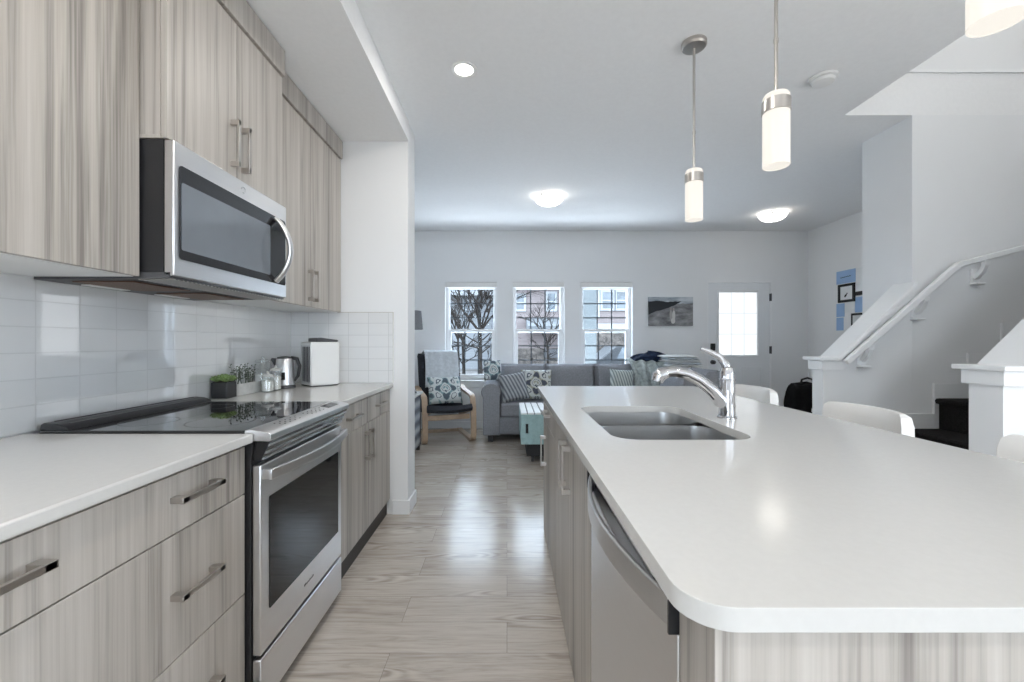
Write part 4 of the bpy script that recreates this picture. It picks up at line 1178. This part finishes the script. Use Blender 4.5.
obj('lamp_shade', MB().lathe([(0.128, 1.335), (0.112, 1.535), (0.108, 1.535), (0.124, 1.337)], lx, ly, 30, cap=False), M['lampshade'], r)
obj('shade_spider', MB().box(lx-0.117, lx+0.117, ly-0.003, ly+0.003, 1.372, 1.378), M['darkgrey'], r)

# ------------------------------------------------------------------ crate coffee table
cx0, cx1, cy0, cy1 = 0.137, 0.95, 4.10, 4.78
r = thing('crate_table', 'teal crate coffee table with a white slatted top', 'coffee table', ((cx0+cx1)/2, (cy0+cy1)/2, 0))
obj('plinth', MB().box(cx0+0.06, cx1-0.06, cy0+0.06, cy1-0.06, 0.07, 0.1995), M['ink'], r)
for x in (cx0+0.12, cx1-0.12):
    for y in (cy0+0.12, cy1-0.12):
        obj('caster', MB().cyl((x-0.012, y, 0.034), (x+0.012, y, 0.034), 0.034, 16).box(x-0.016, x+0.016, y-0.02, y+0.02, 0.05, 0.0695), M['darkgrey'], r)
mb = MB()
# end faces with a slot handle, long sides of three boards
hx0, hx1, hz0, hz1 = cx0+0.045, cx0+0.072, 0.305, 0.400
xs = [cx0, hx0, hx1, cx0+0.30]; zs = [0.20, hz0, hz1, 0.492]
cells(mb, xs, zs, [(hx0, hx1, hz0, hz1)], lambda a, b, c, d: mb.box(a, b, cy0, cy0+0.018, c, d))
for a, b in ((cx0+0.305, cx0+0.55), (cx0+0.555, cx1)): mb.box(a, b, cy0, cy0+0.018, 0.20, 0.492)
for k in range(3):
    z = 0.20+0.098*k; mb.box(cx0, cx0+0.018, cy0+0.0185, cy1, z, z+0.094).box(cx1-0.018, cx1, cy0+0.0185, cy1, z, z+0.094).box(cx0+0.0185, cx1-0.0185, cy1-0.018, cy1, z, z+0.094)
obj('crate_boards', mb, M['teal'], r, bevel=0.001)
obj('crate_inside', MB().box(cx0+0.02, cx1-0.02, cy0+0.035, cy1-0.02, 0.2, 0.49), M['ink'], r)
mb = MB(); k = 0; x = cx0
for q in range(12):
    mb.box(x, x+0.058, cy0-0.004, cy1+0.004, 0.4925, 0.510); x += 0.0685
obj('slats', mb, M['crateTop'], r, bevel=0.002)

# ------------------------------------------------------------------ canvas print, wall cards, bag
mb = MB().box(1.957, 2.568, BY-0.032, BY-0.001, 1.425, 1.822)
single('canvas_print', mb, M['print'], 'landscape canvas photo print of two figures between window and door', 'picture')

def card(name, y0, y1, z0, z1, m, label, cat='card', t=0.004):
    return single(name, MB().box(EX-t, EX-0.0005, y0, y1, z0, z1), m, label, cat, 'cards and prints on the right wall')
r = thing('wall_card', 'light blue card with a line of handwriting, topmost on the wall', 'card', (EX, 5.17, 1.92), 'cards and prints on the right wall')
obj('sheet', MB().box(EX-0.004, EX-0.0005, 5.035, 5.325, 1.925, 2.085), M['paperblue'], r)
mb = MB(); 
pts = [(EX-0.0045, 5.26-0.16*k/20, 2.000+0.004*math.sin(k*1.9)+0.008*k/20) for k in range(21)]
obj('handwriting', MB().tube(pts, 0.003, 5), M['ink'], r)
r = thing('framed_print', 'small black-framed print of a bird silhouette on the right wall', 'picture', (EX, 5.16, 1.80), 'cards and prints on the right wall')
y0, y1, z0, z1, t = 5.035, 5.285, 1.690, 1.915, 0.030
obj('frame', MB().box(EX-0.02, EX-0.0005, y0, y0+t, z0, z1).box(EX-0.02, EX-0.0005, y1-t, y1, z0, z1).box(EX-0.02, EX-0.0005, y0+t, y1-t, z0, z0+t).box(EX-0.02, EX-0.0005, y0+t, y1-t, z1-t, z1), M['ink'], r, bevel=0.002)
obj('sheet', MB().box(EX-0.010, EX-0.0005, y0+t, y1-t, z0+t, z1-t), M['paper'], r)
obj('bird_silhouette', MB().prism([(5.195, 1.755), (5.175, 1.750), (5.160, 1.768), (5.140, 1.800), (5.150, 1.806), (5.165, 1.790), (5.185, 1.778)], 'x', EX-0.0115, EX-0.0102), M['ink'], r)
card('wall_card', 4.86, 5.030, 1.90, 2.08, M['paper'], 'white card right of the topmost blue card')
r = thing('framed_print', 'second black-framed print, its edge hidden by the column', 'picture', (EX, 4.92, 1.76), 'cards and prints on the right wall')
y0, y1, z0, z1 = 4.78, 5.028, 1.755, 1.895
obj('frame', MB().box(EX-0.02, EX-0.0005, y0, y1, z0, z0+0.045).box(EX-0.02, EX-0.0005, y0, y0+0.02, z0+0.045, z1), M['ink'], r)
obj('sheet', MB().box(EX-0.010, EX-0.0005, y0+0.02, y1, z0+0.045, z1), M['paper'], r)
card('wall_card', 5.20, 5.325, 1.515, 1.680, M['paperblue'], 'light blue card below the framed bird')
card('wall_card', 5.215, 5.325, 1.345, 1.505, M['paperblue'], 'lowest light blue card on the right wall')
card('wall_card', 5.05, 5.19, 1.56, 1.68, M['paper'], 'white card between the lower blue cards')
r = thing('framed_print', 'print with a thin black frame, lowest near the column', 'picture', (EX, 4.95, 1.5), 'cards and prints on the right wall')
obj('frame', MB().box(EX-0.016, EX-0.0005, 4.80, 5.085, 1.520, 1.545).box(EX-0.016, EX-0.0005, 5.07, 5.085, 1.38, 1.52), M['ink'], r)
obj('sheet', MB().box(EX-0.008, EX-0.0005, 4.80, 5.07, 1.38, 1.52), M['paper'], r)
card('wall_card', 4.80, 5.04, 1.555, 1.735, M['paperblue'], 'light blue card beside the column')

bx, by = 3.72, 5.22
r = thing('bag', 'bulky black bag standing on the floor near the entry door', 'bag', (bx, by, 0))
def bagf(u, v):
    a = 2*PI*u; z = 0.70*v
    k = (1-(2*v-1)**8)**0.35 if 0 < v < 1 else 0.0
    w = 1+0.07*math.sin(5*a+3*v)+0.07*math.sin(9*v+a)
    ce, se = math.cos(a), math.sin(a)
    return (bx+0.20*math.copysign(abs(ce)**0.6, ce)*k*w, by+0.15*math.copysign(abs(se)**0.6, se)*k*w, z+0.012*math.sin(3*a)*v)
obj('sack', MB().sheet(bagf, 40, 24), M['bagfab'], r)
obj('strap', MB().tube([(bx-0.08, by-0.02, 0.69), (bx-0.07, by-0.02, 0.735), (bx, by-0.02, 0.755), (bx+0.06, by-0.02, 0.735), (bx+0.07, by-0.02, 0.69)], 0.012, 8), M['ink'], r)
obj('tag', MB().box(bx-0.06, bx+0.0, by-0.178, by-0.170, 0.36, 0.40), M['paper'], r)

# ------------------------------------------------------------------ outside
GZ = -0.35
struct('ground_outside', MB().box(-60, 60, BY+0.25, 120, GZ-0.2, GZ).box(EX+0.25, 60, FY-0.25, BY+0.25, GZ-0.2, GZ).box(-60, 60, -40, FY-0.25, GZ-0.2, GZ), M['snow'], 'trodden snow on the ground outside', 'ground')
r = thing('porch_post', 'square grey porch post outside the third window', 'post', (1.45, 7.4, GZ))
obj('shaft', MB().box(1.30, 1.565, 7.35, 7.55, GZ+0.2, 3.1), M['post'], r)
obj('base', MB().box(1.27, 1.595, 7.32, 7.58, GZ, GZ+0.1995), M['post'], r, bevel=0.01)

def house(label, x0, x1, y, wallm, wins, roof_col, zt, lower):
    r = thing('house', label, 'house', ((x0+x1)/2, y+3, GZ))
    obj('wall', MB().box(x0, x1, y, y+8, GZ, zt), wallm, r)
    if lower: obj('stone_base', MB().box(x0-0.02, x1+0.02, y-0.06, y-0.002, GZ, lower), M['stone'], r)
    mb = MB().prism([(y-0.6, zt-0.05), (y-0.6, zt+0.12), (y+4, zt+2.4), (y+8.6, zt+0.12), (y+8.6, zt-0.05)], 'x', x0-0.2, x1+0.2)
    obj('roof', mb, M['shingle'], r)
    obj('eave_trim', MB().box(x0-0.2, x1+0.2, y-0.63, y-0.601, zt-0.10, zt+0.14), M['exttrim'], r)
    for (a, b, c, d) in wins:
        w = obj('window', MB().box(a-0.1, a, y-0.07, y-0.003, c-0.1, d+0.1).box(b, b+0.1, y-0.07, y-0.003, c-0.1, d+0.1).box(a, b, y-0.07, y-0.003, c-0.1, c).box(a, b, y-0.07, y-0.003, d, d+0.1).box(a, b, y-0.05, y-0.003, (c+d)/2-0.03, (c+d)/2+0.03), M['exttrim'], r)
        obj('pane', MB().box(a, b, y-0.03, y-0.003, c, d), M['darkpane'], w)
    return r
HY = 20.0
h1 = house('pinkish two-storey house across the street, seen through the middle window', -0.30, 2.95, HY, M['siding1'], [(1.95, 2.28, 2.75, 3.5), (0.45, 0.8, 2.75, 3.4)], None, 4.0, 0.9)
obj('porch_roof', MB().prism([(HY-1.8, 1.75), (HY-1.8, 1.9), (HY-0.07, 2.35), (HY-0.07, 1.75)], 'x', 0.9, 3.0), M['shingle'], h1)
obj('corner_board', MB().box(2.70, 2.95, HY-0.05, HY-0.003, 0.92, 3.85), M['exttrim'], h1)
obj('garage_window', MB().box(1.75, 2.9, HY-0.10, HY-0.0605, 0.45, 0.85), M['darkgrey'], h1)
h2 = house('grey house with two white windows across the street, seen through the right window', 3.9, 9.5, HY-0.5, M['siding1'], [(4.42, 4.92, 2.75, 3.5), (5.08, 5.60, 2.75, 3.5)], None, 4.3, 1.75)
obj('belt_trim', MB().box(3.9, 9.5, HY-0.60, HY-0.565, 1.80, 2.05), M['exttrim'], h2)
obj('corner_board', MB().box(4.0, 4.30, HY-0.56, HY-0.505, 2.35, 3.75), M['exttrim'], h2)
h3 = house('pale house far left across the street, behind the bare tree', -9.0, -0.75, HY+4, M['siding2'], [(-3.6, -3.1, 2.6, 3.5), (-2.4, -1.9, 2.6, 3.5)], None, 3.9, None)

def branch(mb, p, d, L, rad, depth):
    q = p + d*L
    mid = p + d*L*0.5 + Vector((random.uniform(-1, 1), random.uniform(-1, 1), random.uniform(-0.5, 1)))*L*0.06
    mb.tube([p, mid, q], [rad, rad*0.85, rad*0.62], 5)
    if depth == 0: return
    nb = 3 if depth > 1 else 4
    for k in range(nb):
        az = random.uniform(0, 2*PI); sp = random.uniform(0.35, 0.8)
        s = d.orthogonal().normalized(); t = d.cross(s)
        nd = (d*math.cos(sp) + (s*math.cos(az)+t*math.sin(az))*math.sin(sp) + Vector((0, 0, 0.12))).normalized()
        st = p + (q-p)*random.uniform(0.55, 1.0)
        branch(mb, st, nd, L*random.uniform(0.55, 0.78), rad*0.55, depth-1)
def tree(label, x, y, fork, r0, nmain, L):
    r = thing('bare_tree', label, 'tree', (x, y, GZ), 'bare trees outside the windows')
    obj('trunk', MB().tube([(x, y, GZ), (x+0.02, y, GZ+(fork-GZ)*0.5), (x, y, fork)], [r0, r0*0.85, r0*0.75], 8), M['bark'], r)
    mb = MB()
    for k in range(nmain):
        az = 2*PI*k/nmain + random.uniform(-0.3, 0.3); sp = random.uniform(0.25, 0.75)
        d = Vector((math.cos(az)*math.sin(sp), math.sin(az)*math.sin(sp)*0.6, math.cos(sp))).normalized()
        branch(mb, Vector((x, y, fork-0.04)), d, L*random.uniform(0.8, 1.1), r0*0.5, 3)
    for k in range(7):
        az = random.uniform(0, 2*PI); zz = GZ+(fork-GZ)*random.uniform(0.3, 0.9)
        d = Vector((math.cos(az), math.sin(az)*0.5, random.uniform(0.2, 0.9))).normalized()
        branch(mb, Vector((x, y, zz)), d, L*0.6, r0*0.35, 2)
    obj('branches', mb, M['twig'], r)
random.seed(23)
tree('bare grey tree right outside the window by the armchair', -0.60, 9.3, 1.45, 0.05, 9, 0.80)
tree('slim bare tree left of the trunk in the armchair window', -1.15, 10.9, 1.25, 0.04, 7, 0.75)
tree('thin bare tree seen in the middle window', 1.3, 13.5, 1.2, 0.045, 6, 0.75)
tree('bare tree farther left, beyond the window by the armchair', -1.75, 15.0, 1.3, 0.05, 6, 0.8)
def shrub(x, y, s, label):
    mb = MB()
    for k in range(34):
        az = random.uniform(0, 2*PI); sp = random.uniform(0.1, 0.9)
        d = Vector((math.cos(az)*math.sin(sp), math.sin(az)*math.sin(sp), math.cos(sp)))
        branch(mb, Vector((x+0.2*math.cos(az)*s, y+0.15*math.sin(az)*s, GZ)), d, 0.85*s, 0.013, 2)
    single('bare_shrub', mb, M['twig'], label, 'shrub', 'bare shrubs outside the windows')
for x, y, s, lab in ((-1.30, 8.3, 0.42, 'bare brown shrub left of the tree by the armchair window'), (-0.22, 8.1, 0.40, 'bare brown shrub right of the tree by the armchair window'), (0.30, 9.9, 0.44, 'bare shrub low in the left half of the middle window'), (1.5, 10.2, 0.42, 'bare shrub low in the right half of the middle window'), (2.45, 11.6, 0.48, 'bare shrub behind the porch post in the right window'), (3.7, 12.6, 0.62, 'bare shrub low in the right window before the stone house')):
    shrub(x, y, s, lab)
def car(label, x, y, paint, prof):
    r = thing('car', label, 'car', (x, y, GZ))
    obj('body', MB().prism([(x+a, GZ+b) for a, b in prof], 'y', y-0.85, y+0.85), paint, r, bevel=0.05, seg=3)
    xs = [a for a, b in prof]
    for a in (min(xs)+0.75, max(xs)-0.75):
        for s in (-0.87, 0.72): obj('wheel', MB().cyl((x+a, y+s, GZ+0.32), (x+a, y+s+0.15, GZ+0.32), 0.32, 20), M['ink'], r)
    obj('side_window', MB().prism([(x-0.75, GZ+0.95), (x+0.85, GZ+0.95), (x+0.55, GZ+1.35), (x-0.55, GZ+1.35)], 'y', y-0.862, y-0.851), M['darkpane'], r)
sedan = [(-2.1, 0.25), (2.1, 0.25), (2.15, 0.75), (1.3, 0.9), (0.75, 1.42), (-0.75, 1.42), (-1.35, 0.92), (-2.1, 0.8)]
car('dark parked car low in the right window, beside the porch post', 4.7, 16.0, M['cardark'], sedan)
bpy.context.view_layer.update()
